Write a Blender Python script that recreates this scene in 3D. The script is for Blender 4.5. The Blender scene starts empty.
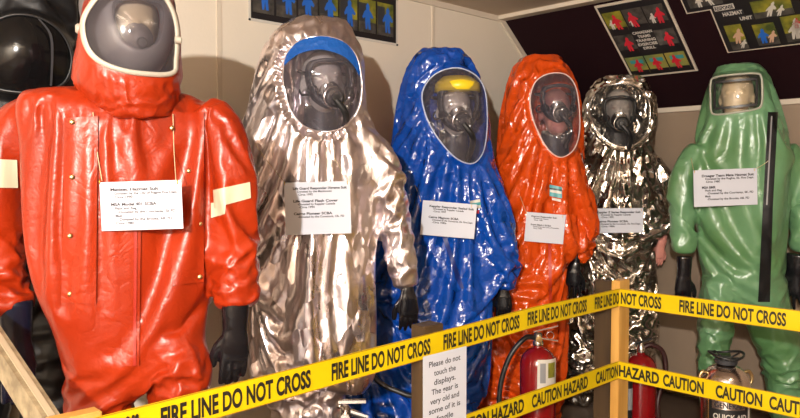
import bpy, bmesh, math, random, time
import numpy as np
from mathutils import Vector, Matrix
from mathutils.bvhtree import BVHTree
SC = bpy.context.scene
C = SC.collection
rng = np.random.default_rng(7)
random.seed(7)

# ------------------------------------------------------------------ camera
CAMZ = 1.28
HEAD = math.radians(46.0)
PITCH = math.radians(2.6)
FPX = 724.0
cam_data = bpy.data.cameras.new('camera'); cam = bpy.data.objects.new('camera', cam_data); C.objects.link(cam)
cam_data.sensor_width = 36.0; cam_data.lens = 36.0 * FPX / 800.0; cam_data.clip_start = .02
cam.location = (0, 0, CAMZ)
cam.rotation_euler = (math.radians(90) - PITCH, 0, HEAD - math.radians(90))
SC.camera = cam
FH = Vector((math.cos(HEAD), math.sin(HEAD), 0)); RT = Vector((math.sin(HEAD), -math.cos(HEAD), 0))
FW = FH * math.cos(PITCH) - Vector((0, 0, 1)) * math.sin(PITCH); UPV = RT.cross(FW)
EYE = Vector((0, 0, CAMZ)); ZUP = Vector((0, 0, 1))

def ray(px, py):
    return (FW + RT * ((px - 400) / FPX) + UPV * ((209 - py) / FPX))
def at(px, py, d):
    """point of the room measured in the photograph at distance d"""
    r = ray(px, py); h = r.dot(FH)
    return EYE + r * (d / h)
def on_plane(px, py, p0, n):
    r = ray(px, py); return EYE + r * ((p0 - EYE).dot(n) / r.dot(n))

# ------------------------------------------------------------------ materials
def new_mat(name):
    m = bpy.data.materials.new(name); m.use_nodes = True; nt = m.node_tree
    return m, nt, nt.nodes['Principled BSDF']
def bump_chain(nt, specs, coord):
    prev = None
    for kind, scale, dist, extra in specs:
        if kind == 'noise':
            t = nt.nodes.new('ShaderNodeTexNoise'); t.inputs['Scale'].default_value = scale
            t.inputs['Detail'].default_value = extra; out = t.outputs['Fac']
        elif kind == 'vor':
            t = nt.nodes.new('ShaderNodeTexVoronoi'); t.feature = 'F1'; t.inputs['Scale'].default_value = scale
            out = t.outputs['Distance']
        elif kind == 'ridge':
            t = nt.nodes.new('ShaderNodeTexNoise'); t.inputs['Scale'].default_value = scale
            t.inputs['Detail'].default_value = 2
            a = nt.nodes.new('ShaderNodeMath'); a.operation = 'SUBTRACT'; a.inputs[1].default_value = .5
            b = nt.nodes.new('ShaderNodeMath'); b.operation = 'ABSOLUTE'
            nt.links.new(t.outputs['Fac'], a.inputs[0]); nt.links.new(a.outputs[0], b.inputs[0]); out = b.outputs[0]
            if extra: t.inputs['Distortion'].default_value = extra
        elif kind == 'facet':
            t = nt.nodes.new('ShaderNodeTexVoronoi'); t.feature = 'F1'; t.inputs['Scale'].default_value = scale
            nz = nt.nodes.new('ShaderNodeTexNoise'); nz.inputs['Scale'].default_value = scale * .35; nz.inputs['Detail'].default_value = 3
            mx = nt.nodes.new('ShaderNodeVectorMath'); mx.operation = 'MULTIPLY_ADD'; mx.inputs[1].default_value = (extra, extra, extra)
            nt.links.new(coord, nz.inputs['Vector']); nt.links.new(nz.outputs['Color'], mx.inputs[0]); nt.links.new(coord, mx.inputs[2])
            nt.links.new(mx.outputs[0], t.inputs['Vector'])
            sb = nt.nodes.new('ShaderNodeVectorMath'); sb.operation = 'SUBTRACT'; nt.links.new(mx.outputs[0], sb.inputs[0]); nt.links.new(t.outputs['Position'], sb.inputs[1])
            cc = nt.nodes.new('ShaderNodeVectorMath'); cc.operation = 'SUBTRACT'; cc.inputs[1].default_value = (.5, .5, .5); nt.links.new(t.outputs['Color'], cc.inputs[0])
            dt = nt.nodes.new('ShaderNodeVectorMath'); dt.operation = 'DOT_PRODUCT'; nt.links.new(sb.outputs[0], dt.inputs[0]); nt.links.new(cc.outputs[0], dt.inputs[1])
            out = dt.outputs['Value']
        if kind == 'facet': pass
        elif kind == 'vor' and extra:
            # warp coordinates
            nz = nt.nodes.new('ShaderNodeTexNoise'); nz.inputs['Scale'].default_value = scale * .6
            mx = nt.nodes.new('ShaderNodeVectorMath'); mx.operation = 'MULTIPLY_ADD'
            mx.inputs[1].default_value = (extra, extra, extra)
            nt.links.new(coord, nz.inputs['Vector']); nt.links.new(nz.outputs['Color'], mx.inputs[0])
            nt.links.new(coord, mx.inputs[2]); nt.links.new(mx.outputs[0], t.inputs['Vector'])
        else:
            nt.links.new(coord, t.inputs['Vector'])
        b = nt.nodes.new('ShaderNodeBump'); b.inputs['Distance'].default_value = dist; b.inputs['Strength'].default_value = 1
        nt.links.new(out, b.inputs['Height'])
        if prev: nt.links.new(prev, b.inputs['Normal'])
        prev = b.outputs['Normal']
    return prev
def mat(name, col, rough=.5, metal=0, spec=.5, coat=0, bumps=None, var=None, stretch=None, var_scale=4, rvar=None):
    m, nt, p = new_mat(name)
    p.inputs['Base Color'].default_value = (*col, 1); p.inputs['Roughness'].default_value = rough
    p.inputs['Metallic'].default_value = metal; p.inputs['Specular IOR Level'].default_value = spec
    p.inputs['Coat Weight'].default_value = coat; p.inputs['Coat Roughness'].default_value = .08
    tc = nt.nodes.new('ShaderNodeTexCoord'); co = tc.outputs['Object']
    if stretch:
        mp = nt.nodes.new('ShaderNodeMapping'); mp.inputs['Scale'].default_value = stretch
        nt.links.new(co, mp.inputs['Vector']); co = mp.outputs['Vector']
    if bumps:
        nrm = bump_chain(nt, bumps, co); nt.links.new(nrm, p.inputs['Normal'])
        if coat: nt.links.new(nrm, p.inputs['Coat Normal'])
    if var:
        n = nt.nodes.new('ShaderNodeTexNoise'); n.inputs['Scale'].default_value = var_scale; n.inputs['Detail'].default_value = 5
        r = nt.nodes.new('ShaderNodeValToRGB'); r.color_ramp.elements[0].position = .35; r.color_ramp.elements[1].position = .68
        r.color_ramp.elements[0].color = (*var, 1); r.color_ramp.elements[1].color = (*col, 1)
        nt.links.new(co, n.inputs['Vector']); nt.links.new(n.outputs['Fac'], r.inputs['Fac']); nt.links.new(r.outputs['Color'], p.inputs['Base Color'])
    if rvar:
        n = nt.nodes.new('ShaderNodeTexNoise'); n.inputs['Scale'].default_value = 9; n.inputs['Detail'].default_value = 4
        r = nt.nodes.new('ShaderNodeMapRange'); r.inputs['From Min'].default_value = .3; r.inputs['From Max'].default_value = .7
        r.inputs['To Min'].default_value = rvar[0]; r.inputs['To Max'].default_value = rvar[1]
        nt.links.new(co, n.inputs['Vector']); nt.links.new(n.outputs['Fac'], r.inputs['Value']); nt.links.new(r.outputs[0], p.inputs['Roughness'])
    return m
def clear_mat(name, tint, refl=.06, rough=.04, wob=None, milk=0.0, mcol=(.6, .58, .58), edge=.5):
    m = bpy.data.materials.new(name); m.use_nodes = True; nt = m.node_tree
    nt.nodes.remove(nt.nodes['Principled BSDF']); out = nt.nodes['Material Output']
    tr = nt.nodes.new('ShaderNodeBsdfTransparent'); tr.inputs['Color'].default_value = (*tint, 1)
    gl = nt.nodes.new('ShaderNodeBsdfGlossy'); gl.inputs['Roughness'].default_value = rough
    lw = nt.nodes.new('ShaderNodeLayerWeight'); lw.inputs['Blend'].default_value = .5
    fr = nt.nodes.new('ShaderNodeMath'); fr.operation = 'POWER'; fr.inputs[1].default_value = 4; nt.links.new(lw.outputs['Facing'], fr.inputs[0])
    ad = nt.nodes.new('ShaderNodeMath'); ad.operation = 'MULTIPLY_ADD'; ad.inputs[1].default_value = edge; ad.inputs[2].default_value = refl + .035; ad.use_clamp = True
    mx = nt.nodes.new('ShaderNodeMixShader')
    nt.links.new(fr.outputs[0], ad.inputs[0]); nt.links.new(ad.outputs[0], mx.inputs[0])
    df = nt.nodes.new('ShaderNodeBsdfDiffuse'); df.inputs['Color'].default_value = (*mcol, 1)
    m2 = nt.nodes.new('ShaderNodeMixShader'); m2.inputs[0].default_value = milk
    nt.links.new(tr.outputs[0], m2.inputs[1]); nt.links.new(df.outputs[0], m2.inputs[2])
    nt.links.new(m2.outputs[0], mx.inputs[1]); nt.links.new(gl.outputs[0], mx.inputs[2]); nt.links.new(mx.outputs[0], out.inputs['Surface'])
    if wob:
        tc = nt.nodes.new('ShaderNodeTexCoord')
        n = bump_chain(nt, wob, tc.outputs['Object']); nt.links.new(n, gl.inputs['Normal'])
    return m

M = {}
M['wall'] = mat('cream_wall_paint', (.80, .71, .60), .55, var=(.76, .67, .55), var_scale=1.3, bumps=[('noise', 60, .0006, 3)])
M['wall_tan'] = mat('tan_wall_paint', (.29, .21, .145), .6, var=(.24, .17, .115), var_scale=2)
M['ceil'] = mat('beige_ceiling_paint', (.58, .47, .36), .6, var=(.52, .42, .32), var_scale=1.5)
M['trimw'] = mat('cream_trim_paint', (.66, .57, .46), .45)
M['maroon'] = mat('maroon_board', (.014, .003, .005), .85, spec=.15, bumps=[('noise', 150, .0004, 2)])
M['floor'] = mat('brown_floor', (.12, .08, .055), .5, var=(.08, .05, .035), var_scale=6)
M['red'] = mat('red_vinyl', (.34, .026, .003), .34, spec=.40, bumps=[('ridge', 16, .004, .8), ('ridge', 40, .0012, 0), ('noise', 90, .0005, 2)], var=(.25, .018, .003), var_scale=3)
M['orange'] = mat('orange_film', (.60, .065, .005), .2, spec=.45, coat=.2, bumps=[('facet', 24, .55, .06), ('ridge', 22, .005, 1.0)])
M['blue'] = mat('blue_film', (.003, .060, .36), .2, spec=.55, coat=.35, bumps=[('facet', 22, .6, .06), ('ridge', 20, .006, 1.0)])
M['green'] = mat('green_rubber_fabric', (.15, .31, .17), .30, spec=.5, bumps=[('ridge', 9, .006, .8), ('ridge', 24, .0015, 0)], var=(.085, .20, .075), var_scale=3)
M['foil'] = mat('rose_silver_foil', (.95, .86, .88), .3, metal=1, stretch=(1, 1, .5), bumps=[('facet', 15, .62, .10), ('facet', 40, .22, .03)], rvar=(.24, .38))
M['foil2'] = mat('crumpled_silver_foil', (.86, .80, .72), .18, metal=1, bumps=[('facet', 12, .9, .10), ('facet', 34, .3, .03)], rvar=(.12, .26))
M['blackcloth'] = mat('black_coated_fabric', (.005, .005, .006), .5, spec=.3, bumps=[('ridge', 7, .01, .6), ('noise', 40, .001, 2)])
M['rubber'] = mat('black_glove_rubber', (.006, .006, .008), .2, spec=.5, bumps=[('noise', 18, .002, 1)])
M['bluerubber'] = mat('navy_glove_rubber', (.006, .008, .020), .26, spec=.45, bumps=[('noise', 18, .002, 1)])
M['black'] = mat('black_plastic', (.012, .012, .013), .4)
M['dark'] = mat('dark_grey_rubber', (.035, .035, .04), .5)
M['grey'] = mat('grey_plastic', (.25, .25, .26), .4)
M['white'] = mat('white_visor_frame', (.50, .46, .39), .45, var=(.40, .36, .29), var_scale=20)
M['greenframe'] = mat('pale_frame', (.36, .36, .29), .4)
M['band'] = mat('cream_reflective_tape', (.60, .53, .38), .4)
M['tan'] = mat('tan_dummy_skin', (.74, .60, .38), .6)
M['pale'] = mat('pale_dummy_skin', (.60, .55, .50), .6)
M['pink'] = mat('pink_dummy_skin', (.62, .25, .20), .55)
M['yellow'] = mat('yellow_plastic', (.85, .62, .02), .35)
M['bluefoil'] = mat('blue_band_film', (.008, .085, .36), .22, coat=.4, bumps=[('vor', 45, .003, .02)])
M['steel'] = mat('chrome_metal', (.75, .72, .68), .18, metal=1)
M['brass'] = mat('tarnished_brass', (.62, .45, .22), .3, metal=1)
M['ext_red'] = mat('extinguisher_red_enamel', (.20, .004, .006), .2, coat=.5)
M['ext_steel'] = mat('brushed_steel_shell', (.82, .72, .66), .22, metal=1)
M['paper'] = mat('white_card_paper', (.60, .62, .70), .7)
M['ink'] = mat('black_ink', (.02, .02, .03), .7)
M['tape'] = mat('yellow_barrier_film', (.68, .49, .004), .34, spec=.4, bumps=[('noise', 9, .004, 2)])
M['tapeedge'] = mat('tape_edge_brown', (.34, .17, .01), .5)
M['tapeink'] = mat('black_tape_ink', (.015, .012, .01), .45)
M['wood'] = mat('pine_wood', (.74, .42, .11), .45, stretch=(14, 14, 1.5), var=(.55, .28, .06), var_scale=1.5, bumps=[('noise', 3, .001, 3)])
M['woodd'] = mat('dark_brown_wood', (.075, .042, .016), .6, stretch=(14, 14, 1.5), var=(.045, .025, .010), var_scale=1.5)
M['woodw'] = mat('weathered_board', (.36, .29, .18), .6, stretch=(6, 6, 6), var=(.17, .13, .075), var_scale=5)
M['string'] = mat('pale_string', (.62, .50, .30), .7)
M['gold'] = mat('gold_clip', (.85, .55, .08), .3, metal=1)
M['posterblack'] = mat('black_poster_card', (.012, .010, .012), .5)
M['photo_dark'] = mat('photo_dark_print', (.03, .027, .025), .3, var=(.09, .08, .07), var_scale=30)
M['photo_yel'] = mat('photo_yellow_print', (.34, .30, .03), .3, var=(.06, .08, .02), var_scale=14)
M['photo_grn'] = mat('photo_green_print', (.12, .20, .08), .3, var=(.35, .30, .06), var_scale=14)
M['p_blue'] = mat('print_blue', (.02, .13, .55), .4)
M['p_red'] = mat('print_red', (.60, .02, .04), .4)
M['p_white'] = mat('print_white', (.62, .58, .52), .4)
M['p_teal'] = mat('print_teal', (.05, .30, .32), .4)
M['p_skin'] = mat('print_skin', (.62, .38, .26), .5)
M['visor_smoke'] = clear_mat('smoky_visor', (.74, .72, .73), .0, .12, milk=.16, mcol=(.24, .22, .25))
M['visor_clear'] = clear_mat('wrinkled_clear_film', (.74, .72, .76), .035, .05, [('facet', 12, .8, .1), ('ridge', 9, .03, 1)], milk=.08, mcol=(.5, .45, .52))
M['visor_dome'] = clear_mat('clear_dome', (.82, .80, .78), .02, .05, milk=.03, edge=.2)
M['visor_dark'] = clear_mat('dark_dome', (.07, .07, .08), .0, .14, milk=.10, mcol=(.05, .05, .055))
M['lens'] = clear_mat('mask_lens', (.85, .85, .87), .04, .05)
M['glow'] = None
def lamp_mat():
    m = bpy.data.materials.new('lamp_diffuser'); m.use_nodes = True; nt = m.node_tree
    p = nt.nodes['Principled BSDF']; p.inputs['Emission Color'].default_value = (1, .86, .68, 1); p.inputs['Emission Strength'].default_value = 6
    return m

# ------------------------------------------------------------------ object helpers
def tag(o, label=None, cat=None, group=None, kind=None):
    if label: o['label'] = label
    if cat: o['category'] = cat
    if group: o['group'] = group
    if kind: o['kind'] = kind
    return o
def empty(name, loc, label, cat, group=None):
    o = bpy.data.objects.new(name, None); C.objects.link(o); o.location = loc; o.empty_display_size = .05
    return tag(o, label, cat, group)
def link_mesh(name, me, m, parent=None):
    o = bpy.data.objects.new(name, me); C.objects.link(o)
    if m: me.materials.append(m)
    if parent: o.parent = parent
    return o
def root_off(parent):
    return np.array(parent.location[:]) if parent else np.zeros(3)
def npmesh(name, V, F, m, parent=None, smooth=True, normals=None, world=True):
    """V in room coordinates; stored relative to the parent's base (one level of parents, both unrotated)"""
    V = np.asarray(V, float)
    off = np.zeros(3); p = parent
    while p: off += np.array(p.location[:]); p = p.parent
    if world: V = V - off
    me = bpy.data.meshes.new(name); me.from_pydata([tuple(v) for v in V.tolist()], [], [tuple(f) for f in F]); 
    if smooth: me.polygons.foreach_set('use_smooth', [True] * len(me.polygons))
    if normals is not None: me.normals_split_custom_set_from_vertices([tuple(n) for n in normals.tolist()])
    me.update()
    return link_mesh(name, me, m, parent)
def sharp_edges(o, ang=35):
    me = o.data; bm = bmesh.new(); bm.from_mesh(me)
    for e in bm.edges:
        if len(e.link_faces) == 2 and e.calc_face_angle(0) > math.radians(ang): e.smooth = False
    bm.to_mesh(me); bm.free(); return o
def box(name, c, size, m, parent=None, rot=None, bev=.003):
    bm = bmesh.new(); bmesh.ops.create_cube(bm, size=1)
    bmesh.ops.scale(bm, vec=size, verts=bm.verts)
    if bev: bmesh.ops.bevel(bm, geom=bm.edges[:], offset=min(bev, min(size) * .3), segments=2, affect='EDGES')
    mt = Matrix.Translation(Vector(c)) @ (rot.to_4x4() if rot else Matrix.Identity(4))
    bmesh.ops.transform(bm, matrix=mt, verts=bm.verts)
    V = [v.co[:] for v in bm.verts]; F = [[v.index for v in f.verts] for f in bm.faces]; bm.verts.index_update()
    F = [[v.index for v in f.verts] for f in bm.faces]; bm.free()
    return npmesh(name, V, F, m, parent, smooth=False)
def tube(name, pts, r, m, parent=None, n=10, closed=False, world=True):
    V, F = tube_geo(pts, r, n, closed)
    return npmesh(name, V, F, m, parent, world=world)
def tube_geo(pts, r, n=10, closed=False):
    pts = [Vector(p) for p in pts]; k = len(pts); V = []; F = []
    rad = r if hasattr(r, '__len__') else [r] * k
    ref = None
    for i, p in enumerate(pts):
        if closed: t = (pts[(i + 1) % k] - pts[i - 1]).normalized()
        else: t = (pts[min(i + 1, k - 1)] - pts[max(i - 1, 0)]).normalized()
        if ref is None: ref = t.orthogonal().normalized()
        ref = (ref - t * ref.dot(t)).normalized(); b = t.cross(ref)
        for j in range(n):
            a = 2 * math.pi * j / n; V.append(p + (ref * math.cos(a) + b * math.sin(a)) * rad[i])
    kk = k if closed else k - 1
    for i in range(kk):
        for j in range(n):
            a = i * n + j; b_ = i * n + (j + 1) % n; c = ((i + 1) % k) * n + (j + 1) % n; d = ((i + 1) % k) * n + j
            F.append((a, b_, c, d))
    if not closed:
        F.append(tuple(range(n))[::-1]); F.append(tuple((k - 1) * n + j for j in range(n)))
    return [tuple(v) for v in V], F
def smooth_path(pts, n=8):
    P = [Vector(p) for p in pts]; out = []
    for i in range(len(P) - 1):
        p0 = P[max(i - 1, 0)]; p1 = P[i]; p2 = P[i + 1]; p3 = P[min(i + 2, len(P) - 1)]
        for k in range(n):
            t = k / n
            out.append(.5 * ((2 * p1) + (p2 - p0) * t + (2 * p0 - 5 * p1 + 4 * p2 - p3) * t * t + (-p0 + 3 * p1 - 3 * p2 + p3) * t ** 3))
    out.append(P[-1]); return out
def lathe(name, prof, base, m, parent=None, n=32, axis=None):
    """prof: list of (radius, height)"""
    V = []; F = []; base = Vector(base)
    R = Matrix.Identity(3) if axis is None else Vector((0, 0, 1)).rotation_difference(Vector(axis)).to_matrix()
    for r, h in prof:
        for j in range(n):
            a = 2 * math.pi * j / n; V.append(tuple(base + R @ Vector((r * math.cos(a), r * math.sin(a), h))))
    for i in range(len(prof) - 1):
        for j in range(n): F.append((i * n + j, i * n + (j + 1) % n, (i + 1) * n + (j + 1) % n, (i + 1) * n + j))
    F.append(tuple(range(n))[::-1]); F.append(tuple((len(prof) - 1) * n + j for j in range(n)))
    o = npmesh(name, V, F, m, parent); return sharp_edges(o, 40)

_fontcurves = []
def text_geo(s, size, xs=1.0, bold=0.0, align='LEFT'):
    cu = bpy.data.curves.new('txt', 'FONT'); cu.body = s; cu.size = size; cu.align_x = align; cu.resolution_u = 4; cu.offset = bold
    o = bpy.data.objects.new('txt', cu); C.objects.link(o)
    dg = bpy.context.evaluated_depsgraph_get(); me = bpy.data.meshes.new_from_object(o.evaluated_get(dg))
    V = np.array([v.co[:] for v in me.vertices]).reshape(-1, 3); F = [tuple(p.vertices) for p in me.polygons]
    bpy.data.objects.remove(o); bpy.data.curves.remove(cu); bpy.data.meshes.remove(me)
    if len(V): V[:, 0] *= xs
    return V, F
def place_geo(V, origin, ux, uy, un, lift=0.0):
    o = np.array(origin); return o + V[:, :1] * np.array(ux) + V[:, 1:2] * np.array(uy) + (V[:, 2:3] + lift) * np.array(un)
def text_on(name, s, origin, ux, uy, width, height, m, parent, bold=0.0, lift=.0008, center=False):
    """lettering fitted to a width and a cap height"""
    V, F = text_geo(s, 1.0, 1.0, bold)
    if not len(V): return None
    x0, x1 = V[:, 0].min(), V[:, 0].max(); y0, y1 = V[:, 1].min(), V[:, 1].max()
    V = V.copy(); V[:, 0] = (V[:, 0] - x0) / (x1 - x0) * width
    V[:, 1] = V[:, 1] / .72 * height
    ux = Vector(ux).normalized(); uy = Vector(uy).normalized(); un = ux.cross(uy)
    W = place_geo(V, origin, ux, uy, un, lift)
    return npmesh(name, W, F, m, parent, smooth=False)

# ------------------------------------------------------------------ the room
WY, WX, CZ = 2.70, 4.095, 2.22
SX0 = 3.44; SLOPE = .82
SB = CZ - SLOPE * (WX - SX0)          # height where the sloping soffit meets the far wall
def struct(name, V, F, m, parent=None):
    o = npmesh(name, V, F, m, parent, smooth=False)
    if parent is None: tag(o, kind='structure')
    return o
def slab(name, x0, x1, y0, y1, z0, z1, m):
    return tag(box(name, ((x0 + x1) / 2, (y0 + y1) / 2, (z0 + z1) / 2), (x1 - x0, y1 - y0, z1 - z0), m, None, bev=0), kind='structure')
XL, YB = -2.6, -2.8
slab('floor', XL, WX + .1, YB, WY + .1, -.1, 0, M['floor'])
slab('wall_back', XL, WX + .1, WY, WY + .1, 0, CZ, M['wall'])
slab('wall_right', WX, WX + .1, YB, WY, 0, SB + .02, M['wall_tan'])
slab('wall_left', XL - .1, XL, YB, WY, 0, CZ, M['wall'])
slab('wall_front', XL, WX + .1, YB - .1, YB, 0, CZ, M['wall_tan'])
slab('ceiling', XL, SX0 + .04, YB, WY, CZ, CZ + .08, M['ceil'])
# sloping soffit slab
def soff(x): return CZ - SLOPE * (x - SX0)
V = []
for y in (YB, WY):
    V += [(SX0, y, CZ), (WX, y, SB), (WX, y, SB + .09), (SX0, y, CZ + .09)]
struct('ceiling_soffit', V, [(0, 1, 2, 3), (7, 6, 5, 4), (0, 4, 5, 1), (1, 5, 6, 2), (2, 6, 7, 3), (3, 7, 4, 0)], M['maroon'])
# trims
slab('trim_1', XL, SX0, WY - .014, WY, CZ - .030, CZ, M['trimw'])
slab('trim_2', SX0 - .045, SX0 + .02, YB, WY - .014, CZ - .022, CZ - .0, M['trimw'])
sl = Vector((1, 0, -SLOPE)).normalized(); sn = Vector((-SLOPE, 0, -1)).normalized()
V = []
a = Vector((SX0, 0, CZ)); b = Vector((WX, 0, SB)); dn = Vector((-.028 * .6, 0, -.03))
for y in (WY - .012, WY): V += [tuple(Vector((p.x, y, p.z))) for p in (a, b, b + dn, a + dn)]
struct('trim_3', V, [(0, 1, 2, 3), (7, 6, 5, 4), (0, 4, 5, 1), (1, 5, 6, 2), (2, 6, 7, 3), (3, 7, 4, 0)], M['trimw'])
slab('trim_4', WX - .02, WX, YB, WY - .02, SB - .03, SB - .004, M['trimw'])
for k, px in enumerate((219, 433)):
    p = on_plane(px, 50, Vector((0, WY, 0)), Vector((0, 1, 0)))
    slab('trim_%d' % (5 + k), p.x - .011, p.x + .011, WY - .005, WY, .09, CZ - .03, M['trimw'])
slab('baseboard_back', XL, WX, WY - .015, WY, 0, .09, M['woodd'])
slab('baseboard_right', WX - .015, WX, YB, WY - .015, 0, .09, M['woodd'])

# ------------------------------------------------------------------ posters
def poster_frame(pA, pB, pC, plane_p, plane_n):
    """origin at pA (pixel) with x towards pB and y towards pC"""
    A = on_plane(*pA, plane_p, plane_n); B = on_plane(*pB, plane_p, plane_n); Cc = on_plane(*pC, plane_p, plane_n)
    return A, B, Cc
class Sheet:
    """a flat thing on a plane: 2-d layout coordinates in metres"""
    def __init__(s, name, label, cat, origin, ux, uy, group=None):
        s.o = Vector(origin); s.ux = Vector(ux).normalized(); s.uy = Vector(uy).normalized(); s.n = s.ux.cross(s.uy)
        s.root = empty(name, s.o, label, cat, group)
    def poly(s, name, pts, z0, z1, m, parent=None):
        k = len(pts); V = []
        for z in (z0, z1): V += [tuple(s.o + s.ux * x + s.uy * y + s.n * z) for x, y in pts]
        F = [tuple(range(k))[::-1], tuple(range(k, 2 * k))] + [(i, (i + 1) % k, k + (i + 1) % k, k + i) for i in range(k)]
        return npmesh(name, V, F, m, parent or s.root, smooth=False)
    def rect(s, name, x, y, w, h, z0, z1, m, parent=None):
        return s.poly(name, [(x, y), (x + w, y), (x + w, y + h), (x, y + h)], z0, z1, m, parent)
    def figures(s, name, figs, z, m, parent):
        """small printed people: figs = (x, y, h, lean)"""
        V = []; F = []
        for (x, y, h, ln) in figs:
            sh = [(-.10, 0), (-.13, .28), (-.12, .45), (-.24, .38), (-.27, .46), (-.17, .66), (-.08, .74), (-.09, .88), (0, 1), (.09, .88), (.08, .74),
                  (.17, .66), (.29, .50), (.24, .42), (.12, .47), (.13, .28), (.16, 0), (.05, 0), (.01, .30), (-.02, 0)]
            b = len(V)
            for (u, v) in sh: V.append(tuple(s.o + s.ux * (x + (u + ln * v) * h) + s.uy * (y + v * h) + s.n * z))
            F.append(tuple(range(b, b + len(sh))))
        return npmesh(name, V, F, m, parent, smooth=False)
    def text(s, name, t, x, y, w, h, m, bold=.02, z=.004, ang=0, parent=None):
        ca, sa = math.cos(ang), math.sin(ang)
        return text_on(name, t, s.o + s.ux * x + s.uy * y, s.ux * ca + s.uy * sa, s.uy * ca - s.ux * sa, w, h, m, parent or s.root, bold, z)

NW = Vector((0, -1, 0)); PW = Vector((0, WY, 0))
# strip of blue-suit photographs on the cream wall
A = on_plane(248, 18, PW, NW); B = on_plane(397, 48, PW, NW)
L = B.x - A.x; zb = (A.z + B.z) / 2
H1 = CZ - .035 - zb
st = Sheet('photo_strip', 'long black poster strip of blue-suited people photos on the cream wall', 'poster', (A.x, WY - .001, zb), (1, 0, 0), (0, 0, 1))
st.rect('backing', 0, 0, L, H1, 0, .003, M['p_white']); st.rect('mount', .012, .012, L - .024, H1 - .012, .003, .004, M['posterblack'])
nph = 7; pw = (L - .04) / nph
for i in range(nph):
    ph = st.rect('photo', .02 + i * pw, .04, pw - .012, H1 - .08, .004, .005, M['photo_yel'] if i >= 3 else M['photo_dark'])
    st.rect('photo_ground', .02 + i * pw, .04, pw - .012, .05, .0051, .0056, M['photo_dark'], ph)
    st.rect('photo_gear', .02 + i * pw, .09, (pw - .012) * .45, H1 - .15, .0051, .0056, M['dark'], ph)
    w = pw - .012
    st.figures('printed_figure', [(.02 + i * pw + w * (.55 + .06 * math.sin(i * 2.3)), .055, (H1 - .08) * .8, .03 * math.cos(i))], .0064, M['p_blue'], ph)
for x, y in ((.004, .004), (L - .004, .004), (L - .004, H1 - .006)):
    st.rect('pin', x - .004, y - .004, .008, .008, .003, .008, M['black'])

# sheets on the sloping soffit
PS = Vector((SX0, 0, CZ)); NS = sn
def soffit_xy(px, py):
    p = on_plane(px, py, PS, NS); return p
UX, UY = Vector((0, -1, 0)), -sl      # seen from the room: x to the right (towards -Y), y up the slope
def sh_xy(S, px, py):
    q = on_plane(px, py, PS, NS) - S.o; return q.dot(S.ux), q.dot(S.uy)
O1 = soffit_xy(632, 77) + NS * .001
s1 = Sheet('photo_collage', 'black poster of red-suited people photos with pale frame on the sloping ceiling', 'poster', O1, UX, UY)
w1 = sh_xy(s1, 698, 69)[0]; h1 = (Vector((SX0 + .035, 0, soff(SX0 + .035))) - O1).dot(UY)
s1.rect('frame', 0, 0, w1, h1, 0, .006, M['trimw']); s1.rect('mount', .013, .013, w1 - .026, h1 - .026, .006, .0075, M['posterblack'])
rows = [(.03, .25), (.345, .26), (.66, .27)]
figm = [M['p_red'], M['p_red'], M['p_red']]
for ri, (fy, fh) in enumerate(rows):
    for ci in range(3):
        if ri == 1 and ci == 1: continue
        x = .02 + ci * (w1 - .04) / 3; w = (w1 - .04) / 3 - .008; y = .012 + fy * (h1 - .03); h = fh * (h1 - .03)
        mm = M['photo_grn'] if ri == 0 else (M['photo_yel'] if (ri == 2 and ci == 0) else M['photo_dark'])
        ph = s1.rect('photo', x, y, w, h, .0075, .0085, mm)
        s1.rect('photo_ground', x, y, w, h * .2, .0086, .0090, M['posterblack'], ph)
        if ri == 0: s1.rect('photo_vehicle', x + w * .2, y + h * .62, w * .7, h * .2, .0086, .0090, M['p_teal'], ph)
        s1.figures('printed_figure', [(x + w * (.5 + .1 * math.sin(ci * 3 + ri)), y + h * .1, h * .78, .12 * math.cos(ci * 2 + ri))], .0096, M['p_red'] if not (ri == 2 and ci) else M['p_red'], ph)
        if ri == 2: s1.figures('printed_helper', [(x + w * .25, y + h * .15, h * .5, .1)], .0093, M['p_white'], ph)
cw = (w1 - .04) / 3
for i, (t, wd) in enumerate([('CANADIAN', .95), ('TEAMS', .62), ('TRAINING', .95), ('EXERCISE', .95), ('DRILL', .6)]):
    s1.text('heading', t, .02 + cw + cw * (.5 - wd / 2) - .003, .012 + (.60 - .055 * i) * (h1 - .03) - .005, cw * wd, .018, M['p_white'], bold=.035, z=.0085)

O2 = soffit_xy(728, 52) + NS * .001
s2 = Sheet('stepped_photo_board', 'black step-shaped poster of action photos with white outline on the sloping ceiling', 'poster', O2, UX, UY)
xa, ya = sh_xy(s2, 712, 9); xb, yb = sh_xy(s2, 687, 13); top2 = (Vector((SX0 + .035, 0, soff(SX0 + .035))) - O2).dot(UY)
W2 = .78
out = [(0, 0), (W2, 0), (W2, top2), (xb, top2), (xb, ya), (0, ya)]
s2.poly('frame', out, 0, .006, M['trimw'])
e = .007
s2.poly('mount', [(e, e), (W2 - e, e), (W2 - e, top2 - e), (xb + e, top2 - e), (xb + e, ya + e), (e, ya + e)], .006, .0075, M['posterblack'])
x0, y0 = sh_xy(s2, 727, 42)
def ph2(px0, py0, px1, py1, m, figs, ground=True):
    a_ = sh_xy(s2, px0, py0); b_ = sh_xy(s2, px1, py1)
    x, y, w, h = min(a_[0], b_[0]), min(a_[1], b_[1]), abs(b_[0] - a_[0]), abs(b_[1] - a_[1])
    p = s2.rect('photo', x, y, w, h, .0075, .0085, m)
    if ground: s2.rect('photo_ground', x, y, w, h * .35, .0086, .009, M['photo_dark'], p)
    for (fx, fy, fh, ln, mk) in figs: s2.figures('printed_figure', [(x + w * fx, y + h * fy, h * fh, ln)], .0096, M[mk], p)
ph2(724, 25, 750, 47, M['photo_yel'], [(.45, .25, .6, .3, 'p_skin'), (.6, .05, .35, .5, 'p_white')])
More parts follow.
